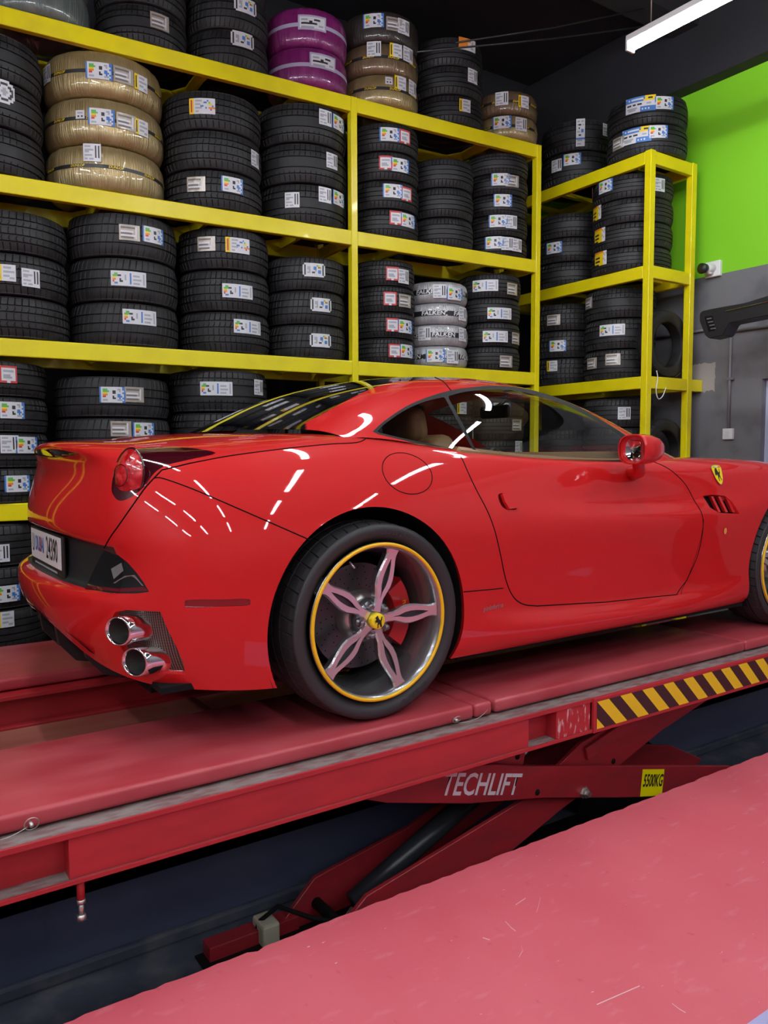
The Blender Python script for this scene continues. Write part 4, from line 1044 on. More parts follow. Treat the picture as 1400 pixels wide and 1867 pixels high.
def trace(bvh, pts, mode, step=None):
    ch = Chart(mode); out = []
    step = step or (5.0 if mode == 'cam' else 0.01)
    for i in range(len(pts) - 1):
        a, b = np.array(pts[i], float), np.array(pts[i + 1], float)
        k = max(1, int(np.linalg.norm(b - a) / step))
        for j in range(k):
            o, d = ch.ray(tuple(a + (b - a) * j / k)); h = bvh.ray_cast(o, d)
            if h[0] is not None: out.append(h[0])
    o, d = ch.ray(pts[-1]); h = bvh.ray_cast(o, d)
    if h[0] is not None: out.append(h[0])
    return out
def gap(bvh, pts, mode, r=0.0026, both=True, name='panel_gap', m=None, n=6):
    P = trace(bvh, pts, mode)
    if len(P) < 2: return
    Q = [P[0]]
    for p in P[1:]:
        if (p - Q[-1]).length > 0.004:
            if (p - Q[-1]).length < 0.12: Q.append(p)
    if len(Q) < 2: return
    tube(name, Q, r, m or M_GAP, car, n)
    if both: tube(name, [(p[0], -p[1], p[2]) for p in Q], r, m or M_GAP, car, n)
def hit(px, py, bvh=None):
    h = (bvh or body_bvh).ray_cast(Vector(CAM), Vector(pray(px, py)).normalized())
    return h[0], h[1]

# ---- outlines
circ = lambda cx, cz, r, n=72: [(cx + r * math.cos(2 * PI * i / n), cz + r * math.sin(2 * PI * i / n)) for i in range(n)]
ARCH_R = (-0.024, 0.352, 0.402); ARCH_F = (2.67, 0.338, 0.402)
P_BOOT = smooth_poly([(190, 999), (202, 978), (215, 960), (243, 920), (266, 888), (295, 857)], False, 4) + smooth_poly([(345, 845), (420, 831), (520, 818), (600, 810), (650, 807), (668, 799), (681, 786)], False, 4)
P_QTR = smooth_poly([(280, 872), (296, 872), (350, 891), (420, 921), (500, 956), (566, 985)], False, 4)
P_HOUSE = smooth_poly([(232, 823), (262, 817), (300, 815), (345, 816), (393, 826), (345, 838), (305, 848), (282, 862), (262, 888), (240, 906), (218, 913), (205, 900), (204, 880), (212, 848)], True, 4)
P_REV = [(191, 1001), (212, 1010), (232, 1025), (248, 1043), (262, 1062), (272, 1079), (250, 1082), (215, 1082), (155, 1074), (168, 1045), (180, 1020)]
P_STRIP = [(158, 1067), (215, 1073), (262, 1070), (270, 1077), (215, 1079), (156, 1073)]
P_GRILLE = [(210, 1116), (232, 1112), (292, 1115), (305, 1146), (322, 1180), (334, 1208), (338, 1230), (300, 1228), (258, 1220), (238, 1208), (220, 1180), (205, 1150), (202, 1130)]
P_SLOT = [(70, 822), (90, 819), (115, 821), (145, 828), (115, 833), (90, 835), (70, 833)]
P_MARK = smooth_poly([(343, 1094), (400, 1093), (450, 1092), (456, 1098), (450, 1104), (400, 1106), (343, 1108), (337, 1101)], True, 4)
P_DOOR = smooth_poly([(0.455, 0.925), (0.458, 0.87), (0.475, 0.80), (0.515, 0.70), (0.555, 0.57), (0.595, 0.45), (0.640, 0.375), (0.70, 0.335), (0.78, 0.318)], False, 5) + \
         smooth_poly([(1.2, 0.288), (1.70, 0.270)], False, 3) + smooth_poly([(1.775, 0.33), (1.835, 0.44), (1.855, 0.56), (1.845, 0.68), (1.80, 0.78), (1.70, 0.86), (1.60, 0.905)], False, 5)
P_FUEL = circ(0.168, 0.866, 0.098, 40)
P_FUEL = [(0.168 + (x - 0.168) * 1.12, 0.866 + (z - 0.866) * 0.76) for x, z in P_FUEL]
P_VENT = [(1281, 904), (1300, 902), (1321, 904), (1334, 914), (1343, 928), (1348, 937), (1310, 935), (1294, 925)]
P_HAND = smooth_poly([(908, 903), (918, 899), (930, 906), (943, 927), (925, 929), (914, 922)], True, 3)

# gaps traced on the whole surface first
gap(body_bvh, P_BOOT, 'cam'); gap(body_bvh, P_QTR, 'cam', 0.0022)
gap(body_bvh, P_DOOR, 'Y', 0.0024)
gap(body_bvh, P_FUEL + P_FUEL[:1], 'Y', 0.0018, both=False)
gap(body_bvh, smooth_poly([(0.375, 0.42), (0.50, 0.415), (0.585, 0.412)], False, 4), 'Y', 0.0022)
gap(body_bvh, smooth_poly([(1.86, 0.62), (1.84, 0.50), (1.79, 0.36), (1.73, 0.268)], False, 3), 'Y', 0.0012)

REG = {'body_shell': 0, 'boot_lid': 1, 'rear_bumper': 2, 'plate_recess': 3, 'reverse_lamp': 4, 'fog_strip': 5, 'lamp_housing': 6, 'exhaust_grille': 7, 'side_marker': 8, 'door': 9, 'fuel_flap': 10, 'side_vent': 11, 'handle_recess': 12, 'bonnet': 13, 'front_wing': 14, 'hole': 99}
lu = bm.faces.layers.float['u']; lt = bm.faces.layers.float['t']; lr = bm.faces.layers.int['reg']
rear = lambda f: f.calc_center_median().x < 0.0
knife(bm, circ(*ARCH_R, 90), 'Y'); knife(bm, circ(*ARCH_F, 90), 'Y')
knife(bm, P_DOOR, 'Y', False); knife(bm, P_FUEL, 'Y')
knife(bm, P_BOOT, 'cam', False); knife(bm, P_QTR, 'cam', False)
for P in (P_HOUSE, P_REV, P_STRIP, P_GRILLE, P_MARK, P_SLOT): knife(bm, P, 'cam', True, rear)
knife(bm, P_VENT, 'cam', True, lambda f: 1.6 < f.calc_center_median().x < 2.4); knife(bm, P_HAND, 'cam', True, lambda f: 0.3 < f.calc_center_median().x < 0.9)
for f in bm.faces:
    c = f.calc_center_median()
    if c.x > 1.95 and f[lt] > 11.6: f[lr] = REG['bonnet']
    elif c.x > 1.7 and f[lt] <= 11.6: f[lr] = REG['front_wing']
mark(bm, [(190, 999)] + P_BOOT + [(681, 700), (0, 700), (0, 1010)], 'cam', 1, lambda f: f.calc_center_median().x < 0.1)
for f in bm.faces:
    c = f.calc_center_median()
    if c.x < -0.6 and f[lr] == 1 and f[lt] < 5.75: f[lr] = 0
    if c.x < -0.55 and f[lt] > 6.5 and c.y > -0.5: f[lr] = 1
mark(bm, [(0, 1010)] + P_BOOT[:21] + P_QTR + [(566, 1400), (0, 1400)], 'cam', 2, lambda f: f.calc_center_median().x < -0.2 and f[lr] == 0)
for f in bm.faces:
    c = f.calc_center_median()
    if c.x < -0.7 and c.z < 0.5: f[lr] = 2
    if 3.55 < f[lt] < 5.6 and f[lu] < 2.45 and c.x < -0.7: f[lr] = 3
for P, r in ((P_HOUSE, 6), (P_REV, 4), (P_STRIP, 5), (P_GRILLE, 7), (P_MARK, 8), (P_SLOT, 15)): mark(bm, P, 'cam', r, rear)
mark(bm, P_DOOR, 'Y', 9); mark(bm, P_FUEL, 'Y', 10)
mark(bm, P_VENT, 'cam', 11, lambda f: 1.6 < f.calc_center_median().x < 2.4); mark(bm, P_HAND, 'cam', 12, lambda f: 0.3 < f.calc_center_median().x < 0.9)
mark(bm, circ(*ARCH_R, 90), 'Y', 99); mark(bm, circ(*ARCH_F, 90), 'Y', 99)
CABIN = [(-.24, .001), (-.24, -.12), (-.19, -.36), (-.08, -.56), (.06, -.70), (.3, -.745), (.6, -.775), (1.05, -.79), (1.5, -.79), (1.74, -.77), (1.88, -.69), (2.02, -.54), (2.15, -.27), (2.18, .001)]
for f in bm.faces:
    c = f.calc_center_median()
    if c.z > 0.86 and inside(CABIN, (c.x, c.y)): f[lr] = 99
bm.normal_update()
def emit(name, reg, m, sides='both', off=0.0, wall=None, parent=None):
    """one part of the body as its own mesh; the mirror image goes into the same or a second mesh"""
    fs = [f for f in bm.faces if f[lr] == reg]
    if not fs: return []
    idx = {}; V = []; Nn = []; F = []; mi = []
    for f in fs:
        q = []
        for v in f.verts:
            if v not in idx: idx[v] = len(V); V.append(v.co - v.normal * off); Nn.append(v.normal.copy())
            q.append(idx[v])
        F.append(q); mi.append(0)
    if off:
        for f in fs:
            for e in f.edges:
                other = [g for g in e.link_faces if g is not f]
                if not other or other[0][lr] != reg:
                    a, b = None, None
                    vs_ = list(f.verts); i = vs_.index(e.verts[0])
                    a, b = (e.verts[0], e.verts[1]) if vs_[(i + 1) % len(vs_)] is e.verts[1] else (e.verts[1], e.verts[0])
                    k = len(V); V += [a.co.copy(), b.co.copy()]; Nn += [a.normal.copy(), b.normal.copy()]
                    F.append([k, k + 1, idx[b], idx[a]]); mi.append(1)
    res = []
    def make(VV, NN, FF, mm):
        me = bpy.data.meshes.new(name); me.from_pydata([tuple(v) for v in VV], [], FF)
        me.polygons.foreach_set('use_smooth', [True] * len(FF))
        me.materials.append(m)
        if off: me.materials.append(wall or m); me.polygons.foreach_set('material_index', mm)
        me.update()
        if not off: me.normals_split_custom_set_from_vertices([tuple(n) for n in NN])
        o = bpy.data.objects.new(name, me); COL.objects.link(o); o.parent = parent or car; res.append(o)
    MV = [Vector((v[0], -v[1], v[2])) for v in V]; MN = [Vector((v[0], -v[1], v[2])) for v in Nn]; MF = [list(reversed(q)) for q in F]
    if sides == 'joined':
        k = len(V)
        make(V + MV, Nn + MN, F + [[i + k for i in q] for q in MF], mi + mi)
    else:
        make(V, Nn, F, mi)
        if sides == 'both': make(MV, MN, MF, mi)
    return res
emit('body_shell', 0, M_RED, 'joined'); emit('boot_lid', 1, M_RED, 'joined'); emit('rear_bumper', 2, M_RED, 'joined')
emit('plate_recess', 3, M_PANEL, 'joined'); emit('bonnet', 13, M_RED, 'joined')
emit('front_wing', 14, M_RED); doors = emit('door', 9, M_RED); emit('fuel_flap', 10, M_RED, 'one') if False else emit('fuel_flap', 10, M_RED)
emit('reverse_lamp', 4, M_SMOKE); emit('fog_strip', 5, mat('dark_red_lens', (0.12, 0.006, 0.012), 0.1, coat=1.0)); emit('lamp_housing', 6, M_HOUSE)
emit('exhaust_grille', 7, M_GRILLE, 'both', 0.022, M_RED); emit('side_marker', 8, mat('marker_lens', (0.20, 0.004, 0.006), 0.08, coat=1.0), 'both', 0.003, M_GAP)
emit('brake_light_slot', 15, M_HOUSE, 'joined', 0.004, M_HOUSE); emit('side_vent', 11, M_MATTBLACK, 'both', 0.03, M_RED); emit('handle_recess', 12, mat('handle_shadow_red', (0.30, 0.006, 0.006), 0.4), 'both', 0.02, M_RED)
bm.free()
# wheel-arch lips and liners
def arch(cx, cz, r):
    out = []; inn = []
    for i in range(101):
        a = math.radians(-32 + 244 * i / 100)
        x, z = cx + (r + 0.0005) * math.cos(a), cz + (r + 0.0005) * math.sin(a)
        h = body_bvh.ray_cast(Vector((x, -3, z)), Vector((0, 1, 0)))
        if h[0] is None: continue
        out.append(h[0]); inn.append((x + 0.012 * math.cos(a), h[0].y + 0.03, z + 0.012 * math.sin(a)))
    for s in (1, -1):
        v = [(p[0], p[1] * s, p[2]) for p in out] + [(p[0], p[1] * s, p[2]) for p in inn]; n = len(out)
        pydata('arch_lip', v, [(i, i + 1, n + i + 1, n + i) for i in range(n - 1)], M_RED, car, True)
        v = []; f = []; ya = [-0.915, -0.52]
        for i in range(41):
            a = math.radians(-28 + 236 * i / 40)
            for y in ya: v.append((cx + (r + 0.012) * math.cos(a), y * s, cz + (r + 0.012) * math.sin(a)))
            v.append((cx + 0.02 * math.cos(a), -0.52 * s, cz + 0.02 * math.sin(a)))
        for i in range(40):
            for k in range(2): f.append((i * 3 + k, i * 3 + 3 + k, i * 3 + 4 + k, i * 3 + 1 + k))
        pydata('arch_liner', v, f, M_MATTBLACK, car, True)
arch(*ARCH_R); arch(*ARCH_F)
box('underbody', -0.70, 3.35, -0.60, 0.60, 0.135, 0.16, M_MATTBLACK, car)
box('underbody', 0.38, 2.28, -0.90, 0.90, 0.150, 0.172, M_MATTBLACK, car)
# rear diffuser under the bumper
def diffuser():
    rows = [(-0.945, 0.352), (-0.88, 0.30), (-0.80, 0.24), (-0.72, 0.19), (-0.55, 0.15)]
    v = []; f = []; ys = np.linspace(-0.52, 0.52, 25)
    for y in ys:
        q = abs(y / 0.55)
        for (x, z) in rows: v.append((x + 0.075 * q ** 2.2, y, z - 0.075 * q ** 3))
    n = len(rows)
    for i in range(len(ys) - 1):
        for k in range(n - 1): f.append((i * n + k, i * n + k + 1, (i + 1) * n + k + 1, (i + 1) * n + k))
    pydata('diffuser', v, f, M_MATTBLACK, car, True)
    for y in (-0.40, -0.14, 0.14, 0.40):
        q = abs(y / 0.55); dx = 0.075 * q ** 2.2
        prism('diffuser_fin', [(-0.915 + dx, 0.335), (-0.90 + dx, 0.24), (-0.84 + dx, 0.17), (-0.74, 0.15), (-0.55, 0.15)], y - 0.012, y + 0.012, M_BLACK, car, 0.003)
    v = [(-0.86, -0.50, 0.27), (-0.82, -0.56, 0.17), (-0.55, -0.58, 0.15), (-0.55, -0.46, 0.15), (-0.80, -0.46, 0.17)]
diffuser()
box('underbody', -0.74, -0.40, -0.83, 0.83, 0.195, 0.215, M_MATTBLACK, car)

# ---- greenhouse net
G = np.array([
 [(.00,.725,.995),(-.04,.685,1.015),(-.09,.61,1.030),(-.19,.43,1.032),(-.25,.22,1.032),(-.27,0,1.032)],
 [(.10,.748,1.000),(.08,.715,1.030),(.05,.645,1.078),(-.01,.48,1.105),(-.06,.24,1.118),(-.08,0,1.122)],
 [(.28,.778,.975),(.27,.742,1.040),(.25,.680,1.128),(.21,.50,1.192),(.17,.25,1.213),(.155,0,1.218)],
 [(.48,.803,.950),(.48,.760,1.060),(.48,.675,1.178),(.47,.50,1.250),(.46,.25,1.278),(.455,0,1.284)],
 [(.75,.823,.925),(.75,.770,1.060),(.75,.655,1.205),(.76,.48,1.272),(.77,.25,1.303),(.77,0,1.311)],
 [(1.05,.833,.908),(1.05,.775,1.050),(1.06,.652,1.198),(1.07,.48,1.266),(1.09,.25,1.300),(1.10,0,1.308)],
 [(1.33,.835,.900),(1.34,.785,1.020),(1.37,.680,1.130),(1.41,.50,1.200),(1.45,.25,1.238),(1.46,0,1.248)],
 [(1.55,.833,.896),(1.57,.795,.980),(1.61,.712,1.040),(1.69,.52,1.098),(1.76,.26,1.132),(1.78,0,1.142)],
 [(1.74,.830,.893),(1.76,.800,.925),(1.80,.742,.948),(1.93,.54,.988),(2.03,.27,1.006),(2.06,0,1.012)],
 [(1.86,.805,.885),(1.89,.785,.895),(1.94,.735,.900),(2.09,.55,.915),(2.20,.28,.922),(2.24,0,.926)]])
G[:, :, 1] *= -1
g1, gu = bs_axis(G, [14, 16, 18, 22, 24, 22, 18, 16, 10], 'n', 'n')
g2, gt = bs_axis(np.swapaxes(g1, 0, 1), [14, 14, 12, 12, 12], 'n', 'm')
GS = np.swapaxes(g2, 0, 1)
bm = grid_bm(GS, gu, gt, False)
top = [f for f in bm.faces if f.calc_center_median().z > 1.25]
if sum(f.normal.z for f in top) < 0:
    bmesh.ops.reverse_faces(bm, faces=bm.faces[:]); bm.normal_update()
roof_bvh = BVHTree.FromBMesh(bm)
lu = bm.faces.layers.float['u']; lt = bm.faces.layers.float['t']; lr = bm.faces.layers.int['reg']
P_QW = smooth_poly([(688, 786), (704, 771), (740, 747), (775, 732), (808, 724)], False, 4) + smooth_poly([(812, 727), (835, 770), (862, 820)], False, 4) + smooth_poly([(858, 824), (800, 813), (740, 800), (692, 789)], False, 4)
P_DW = smooth_poly([(818, 722), (850, 714), (900, 710), (950, 714), (1000, 728), (1050, 748), (1100, 775), (1140, 803), (1151, 822), (1145, 838)], False, 4) + smooth_poly([(1100, 839), (1000, 836), (930, 831), (871, 825)], False, 3) + smooth_poly([(866, 818), (842, 770), (818, 726)], False, 4)
P_WTRIM = smooth_poly([(679, 787), (700, 768), (740, 741), (780, 724), (820, 712), (860, 706), (900, 703), (950, 707), (1003, 721), (1055, 742), (1104, 770), (1148, 800), (1160, 823), (1156, 843)], False, 4) + smooth_poly([(1100, 845), (1000, 842), (930, 837), (862, 829), (800, 818), (740, 804), (690, 792)], False, 3)
P_RW = smooth_poly([(556, 771), (600, 748), (650, 721), (690, 704), (720, 697), (760, 693), (800, 691), (838, 690), (846, 684)], False, 4) + [(800, 660), (560, 660), (300, 760), (300, 800), (556, 800)]
nearhalf = lambda f: f.calc_center_median().y < 0.002
for P in (P_WTRIM, P_QW, P_DW): knife(bm, P, 'cam', True, lambda f: f[lt] < 3.2)
knife(bm, P_RW[:-5], 'cam', False, lambda f: f[lt] > 1.0 and f[lu] < 5.5)
mark(bm, P_RW, 'cam', 4, lambda f: f[lu] < 5.5)
for f in bm.faces:
    c = f.calc_center_median()
    if f[lu] > 5.9 and f[lt] > 2.55 and f[lu] < 8.7: f[lr] = 5
    elif f[lu] < 2.6 and f[lt] > 3.6: f[lr] = 4
mark(bm, P_WTRIM, 'cam', 1, lambda f: f[lt] < 3.2); mark(bm, P_QW, 'cam', 2, lambda f: f[lt] < 3.2); mark(bm, P_DW, 'cam', 3, lambda f: f[lt] < 3.2)
emit('roof', 0, M_RED, 'joined'); emit('window_seal', 1, mat('window_rubber', (0.010, 0.010, 0.011), 0.6, spec=0.25)); emit('quarter_window', 2, M_GLASS); emit('door_window', 3, M_GLASS)
emit('rear_window', 4, M_BLKGLASS, 'joined'); emit('windscreen', 5, M_GLASS, 'joined')
bm.free()
gap(roof_bvh, smooth_poly([(793, 688), (808, 696), (822, 712)], False, 4), 'cam', 0.0026)
gap(roof_bvh, smooth_poly([(996, 706), (1004, 713), (1007, 722)], False, 4), 'cam', 0.002)
# ------------------------------------------------------------------ wheels, lamps and fittings of the car
M_RIMGREY = mat('rim_grey', (0.30, 0.31, 0.325), 0.25, 0.85, coat=0.4)
M_MACH = mat('machined_alloy', (0.72, 0.69, 0.73), 0.24, 0.85, coat=0.3)
M_POCKET = mat('spoke_pocket', (0.07, 0.07, 0.075), 0.4, 0.5)
M_RING = mat('yellow_rim_ring', (0.85, 0.50, 0.008), 0.4)
M_CARRUB = mat('car_tyre_rubber', (0.026, 0.026, 0.028), 0.55, spec=0.5)
M_DISC = mat('brake_disc', (0.10, 0.10, 0.105), 0.35, 0.7)
M_CAL = mat('caliper_red', (0.50, 0.012, 0.014), 0.3, coat=0.5)
M_LOGOY = mat('badge_yellow', (0.88, 0.66, 0.01), 0.3)
M_DARKTXT = mat('moulded_lettering', (0.035, 0.035, 0.038), 0.5)
HORSE = [(-.18,.42),(-.30,.33),(-.33,.27),(-.27,.25),(-.20,.28),(-.14,.22),(-.16,.12),(-.28,.14),(-.38,.06),(-.40,-.02),(-.36,-.02),(-.33,.05),(-.25,.08),(-.17,.02),(-.30,-.02),(-.36,-.12),(-.32,-.14),(-.25,-.06),(-.12,-.06),(-.08,-.16),(-.14,-.30),(-.10,-.42),(-.18,-.48),(-.04,-.48),(-.03,-.40),(-.05,-.30),(.05,-.18),(.10,-.30),(.20,-.38),(.16,-.46),(.28,-.44),(.26,-.36),(.18,-.28),(.18,-.12),(.16,0),(.24,.02),(.30,.12),(.26,.26),(.34,.36),(.22,.32),(.20,.16),(.14,.08),(.04,.16),(-.02,.28),(-.06,.38),(-.12,.47),(-.13,.41)]
def flat_poly(name, pts, m, parent):
    """filled outline (may be concave) given as 3-D points in one plane"""
    bm_ = bmesh.new(); vs_ = [bm_.verts.new(p) for p in pts]
    f = bm_.faces.new(vs_); bmesh.ops.triangulate(bm_, faces=[f])
    return bm_obj(name, bm_, m, parent)
def spoke_mesh():
    st = [(.030,.020),(.055,.017),(.080,.018),(.100,.025),(.125,.034),(.150,.036),(.175,.033),(.200,.028),(.222,.023),(.240,.022),(.254,.026),(.266,.037)]
    sl = {.100:.002,.125:.009,.150:.0115,.175:.010,.200:.006}
    v = []; f = []; mi = []
    for (r, w) in st:
        yf = -0.908 - 0.026 * (r / 0.266) ** 1.3; yb = yf + 0.036; s = sl.get(r, 0.0006); ds = 0.013 if r in sl else 0.0
        v += [(r, -w * 0.85, yb), (r, -w, yf + 0.007), (r, -w + 0.005, yf), (r, -s, yf), (r, -s * 0.75, yf + ds), (r, s * 0.75, yf + ds), (r, s, yf), (r, w - 0.005, yf), (r, w, yf + 0.007), (r, w * 0.85, yb)]
    n = 10
    for i in range(len(st) - 1):
        for k in range(n - 1):
            f.append((i * n + k, i * n + k + 1, (i + 1) * n + k + 1, (i + 1) * n + k)); mi.append(1 if k in (3, 4, 5) and (st[i][0] in sl or st[i + 1][0] in sl) else 0 if k not in (0, 8) else 2)
        f.append((i * n + 9, i * n, (i + 1) * n, (i + 1) * n + 9)); mi.append(2)
    return v, f, mi
M_NUT = mat('lug_steel', (0.20, 0.20, 0.21), 0.35, 0.9)
SPV, SPF, SPM = spoke_mesh()
SP_ANG = [75, 3, -69, -141, 147]
def wheel(cx, cz, R, w, side, yout, ang0=0.0):
    """parts are laid out for the right side and mirrored for the left"""
    S = lambda p: (p[0], p[1] * side, p[2])
    root_prof = [(.2795, -.942), (.276, -.948), (.266, -.946), (.258, -.935), (.250, -.900), (.238, -.86), (.232, -.76), (.236, -.68), (.26, -.665)]
    v, f = lathe_data(root_prof, 96, 'Y')
    v = [S((a + cx, b + (yout + 0.945), c + cz)) for a, b, c in v]
    wh = pydata('wheel', v, f, M_RIMGREY, car, True)
    wh['label'] = 'grey alloy wheel with five machined spokes and yellow rim ring'
    dy = yout + 0.945
    me = tyre_mesh(R, w, 1, 3, 46, 0.014, 0.785, 0.07); me.materials.append(M_CARRUB)
    for q in me.vertices:
        x, y, z = q.co; q.co = Vector(S((cx + x, -0.952 + dy + (w - z), cz + y)))
    if side < 0: me.flip_normals()
    me.update()
    link('tyre', me, wh)
    ring = [S((cx + .2722 * math.cos(a), -.9485 + dy, cz + .2722 * math.sin(a))) for a in np.linspace(0, 2 * PI, 121)[:-1]]
    tube('rim_ring', ring, 0.0068, M_RING, wh, 10, True)
    for a in SP_ANG:
        t = math.radians(a + ang0); c, s = math.cos(t), math.sin(t)
        vv = [S((cx + r * c - ww * s, y + dy, cz + r * s + ww * c)) for (r, ww, y) in SPV]
        pydata('spoke', vv, SPF, [M_MACH, M_POCKET, M_RIMGREY], wh, False, SPM)
    hv, hf = lathe_data([(0.0, -.905), (.052, -.903), (.066, -.895), (.074, -.875), (.074, -.85), (0, -.85)], 40, 'Y')
    pydata('hub', [S((a + cx, b + dy, c + cz)) for a, b, c in hv], hf, M_RIMGREY, wh, True)
    for a in SP_ANG:
        t = math.radians(a + ang0 + 36); x, z = cx + 0.056 * math.cos(t), cz + 0.056 * math.sin(t)
        hv, hf = lathe_data([(0, -.923), (.0075, -.923), (.0105, -.917), (.0105, -.900), (.017, -.899), (.017, -.893), (0, -.893)], 12, 'Y')
        pydata('lug_nut', [S((p + x, q + dy, r_ + z)) for p, q, r_ in hv], hf, M_NUT, wh, True)
    hv, hf = lathe_data([(0, -.9345), (.025, -.9335), (.0285, -.930), (.0285, -.90), (0, -.90)], 32, 'Y')
    cap = pydata('hub_cap', [S((p + cx, q + dy, r_ + cz)) for p, q, r_ in hv], hf, M_LOGOY, wh, True)
    flat = [S((cx + 0.046 * p[0], -.9350 + dy, cz + 0.046 * p[1])) for p in HORSE]
    # emblem is a sub-part of the wheel, like the cap it sits on
    flat_poly('emblem', flat, M_PBLK, wh)
    tube('valve', [S((cx + .245 * math.cos(2.05), -.925 + dy, cz + .245 * math.sin(2.05))), S((cx + .222 * math.cos(2.05), -.942 + dy, cz + .222 * math.sin(2.05)))], 0.004, M_STEEL, wh, 8)
    # moulded lettering on the sidewall
    for (txt, size, ang) in (('P ZERO', 0.034, -62), ('285/35 ZR20', 0.022, 78)):
        mt = text_mesh(txt, size, 0.0, 0, 1.15)
        for q in mt.vertices:
            rr = 0.316 + q.co.y; a = math.radians(ang + ang0) - q.co.x / 0.316 if ang > 0 else math.radians(ang + ang0) + q.co.x / 0.316
            if ang < 0: rr = 0.316 - q.co.y
            q.co = Vector(S((cx + rr * math.cos(a) * R / 0.354, -.9535 + dy, cz + rr * math.sin(a) * R / 0.354)))
        link('lettering', mt, wh, M_DARKTXT)
    # brake behind the spokes
    bv, bf = lathe_data([(.085, -.80), (.192, -.80), (.192, -.765), (.085, -.765)], 64, 'Y', True)
    pydata('brake_disc', [S((p + cx, q + dy, r_ + cz)) for p, q, r_ in bv], bf, M_DISC, car, False)
    hv = []; hf = []
    for k in range(90):
        rr = (0.112, 0.135, 0.158, 0.178)[k % 4]; a = k * 0.2793 * 1.0 + (k % 4) * 0.2
        b0 = len(hv)
        for j in range(6): hv.append(S((cx + rr * math.cos(a) + 0.0028 * math.cos(j * PI / 3), -.8008 + dy, cz + rr * math.sin(a) + 0.0028 * math.sin(j * PI / 3))))
        hf.append(tuple(range(b0, b0 + 6)))
    o = pydata('disc_holes', hv, hf, M_MATTBLACK, car); o['kind'] = 'stuff'
    bv, bf = lathe_data([(0, -.855), (.070, -.855), (.088, -.845), (.095, -.80), (.095, -.78), (0, -.78)], 48, 'Y')
    pydata('disc_bell', [S((p + cx, q + dy, r_ + cz)) for p, q, r_ in bv], bf, M_STEEL, car, True)
    cal = []
    for i in range(13):
        a = math.radians(-38 + 76 * i / 12)
        cal += [(.130, a, -.845), (.196, a, -.850), (.208, a, -.83), (.208, a, -.74), (.130, a, -.74)]
    vv = [S((cx + r * math.cos(a), y + dy, cz + r * math.sin(a))) for r, a, y in cal]; ff = []
    for i in range(12):
        for k in range(5): ff.append((i * 5 + k, i * 5 + (k + 1) % 5, i * 5 + 5 + (k + 1) % 5, i * 5 + 5 + k))
    ff += [(0, 1, 2, 3, 4), (64, 63, 62, 61, 60)]
    cl = pydata('brake_caliper', vv, ff, M_CAL, car)
    if side > 0:
        b = text_mesh('Ferrari', 0.026, 0, 0.2, 0.9)
        for q in b.vertices: q.co = Vector((cx + 0.170 + q.co.y, -0.8515 + dy, cz + 0.012 - q.co.x * -1))
        link('lettering', b, cl, M_LOGOY)
    return wh
wheel(0.0, 0.352, 0.352, 0.285, 1, -0.945)
wheel(0.0, 0.352, 0.352, 0.285, -1, -0.945)
wheel(2.67, 0.338, 0.338, 0.245, 1, -0.930, 20)
wheel(2.67, 0.338, 0.338, 0.245, -1, -0.930, 40)

# round tail lamp lens in the housing
def frame_at(p, n, up=Vector((0, 0, 1))):
    n = n.normalized(); x = up.cross(n).normalized(); y = n.cross(x)
    return x, y, n
def tail_lamp():
    p, n = hit(231, 868)
    n = Vector((-0.90, -0.36, 0.10)).normalized()
    for s in (1, -1):
        x, y, nn = frame_at(p, n, Vector((0.25, 0, 1)))
        def W(a, b, c): 
            q = p + x * a + y * b + nn * c
            return (q.x, q.y * s, q.z)
        v = []; f = []; nr, ns = 10, 40
        for i in range(nr + 1):
            r = 0.070 * i / nr; z = 0.022 - 0.030 * (i / nr) ** 2.2
            for k in range(ns):
                a = 2 * PI * k / ns; v.append(W(r * math.cos(a), r * 1.27 * math.sin(a), z))
        for i in range(nr):
            for k in range(ns): f.append((i * ns + k, i * ns + (k + 1) % ns, (i + 1) * ns + (k + 1) % ns, (i + 1) * ns + k))
        tl = pydata('tail_lamp', v, f, M_LENSLIT, car, True)
        rim = [W(0.071 * math.cos(a), 0.0905 * math.sin(a), -0.008) for a in np.linspace(0, 2 * PI, 49)[:-1]]
        tube('lamp_rim', rim, 0.0035, M_HOUSE, tl, 8, True)
        v, f = [], []
        for k in range(24):
            a = 2 * PI * k / 24; v += [W(0.036 * math.cos(a), 0.036 * math.sin(a), 0.0245), W(0.033 * math.cos(a), 0.033 * math.sin(a), 0.0255)]
        for k in range(24): f.append((2 * k, 2 * ((k + 1) % 24), 2 * ((k + 1) % 24) + 1, 2 * k + 1))
        pydata('lamp_ring', v, f, M_HOUSE, tl, True)
M_LENSLIT = mat('tail_lens_red', (0.50, 0.006, 0.010), 0.05, coat=1.0)
add_noise(M_LENSLIT, 34, (0.42, 0.004, 0.008), (0.75, 0.05, 0.06), 0.48, 0.75, bump=0.5, dist=0.01)
tail_lamp()
# smoked reverse-lamp reflectors
def rev_reflectors():
    for (poly, m) in (([(203, 1037), (222, 1026), (226, 1040), (208, 1056)], mat('reflector_silver', (0.32, 0.33, 0.33), 0.3, 0.5)), ([(207, 1063), (228, 1050), (246, 1048), (262, 1068)], MATS['reflector_silver'])):
        P = [hit(*q) for q in poly]
        if any(p[0] is None for p in P): continue
        for s in (1, -1):
            v = [(p[0] + p[1] * 0.0015) for p in P]; v = [(q.x, q.y * s, q.z) for q in v]
            pydata('lamp_reflector', v, [tuple(range(len(v)))], m, car)
rev_reflectors()
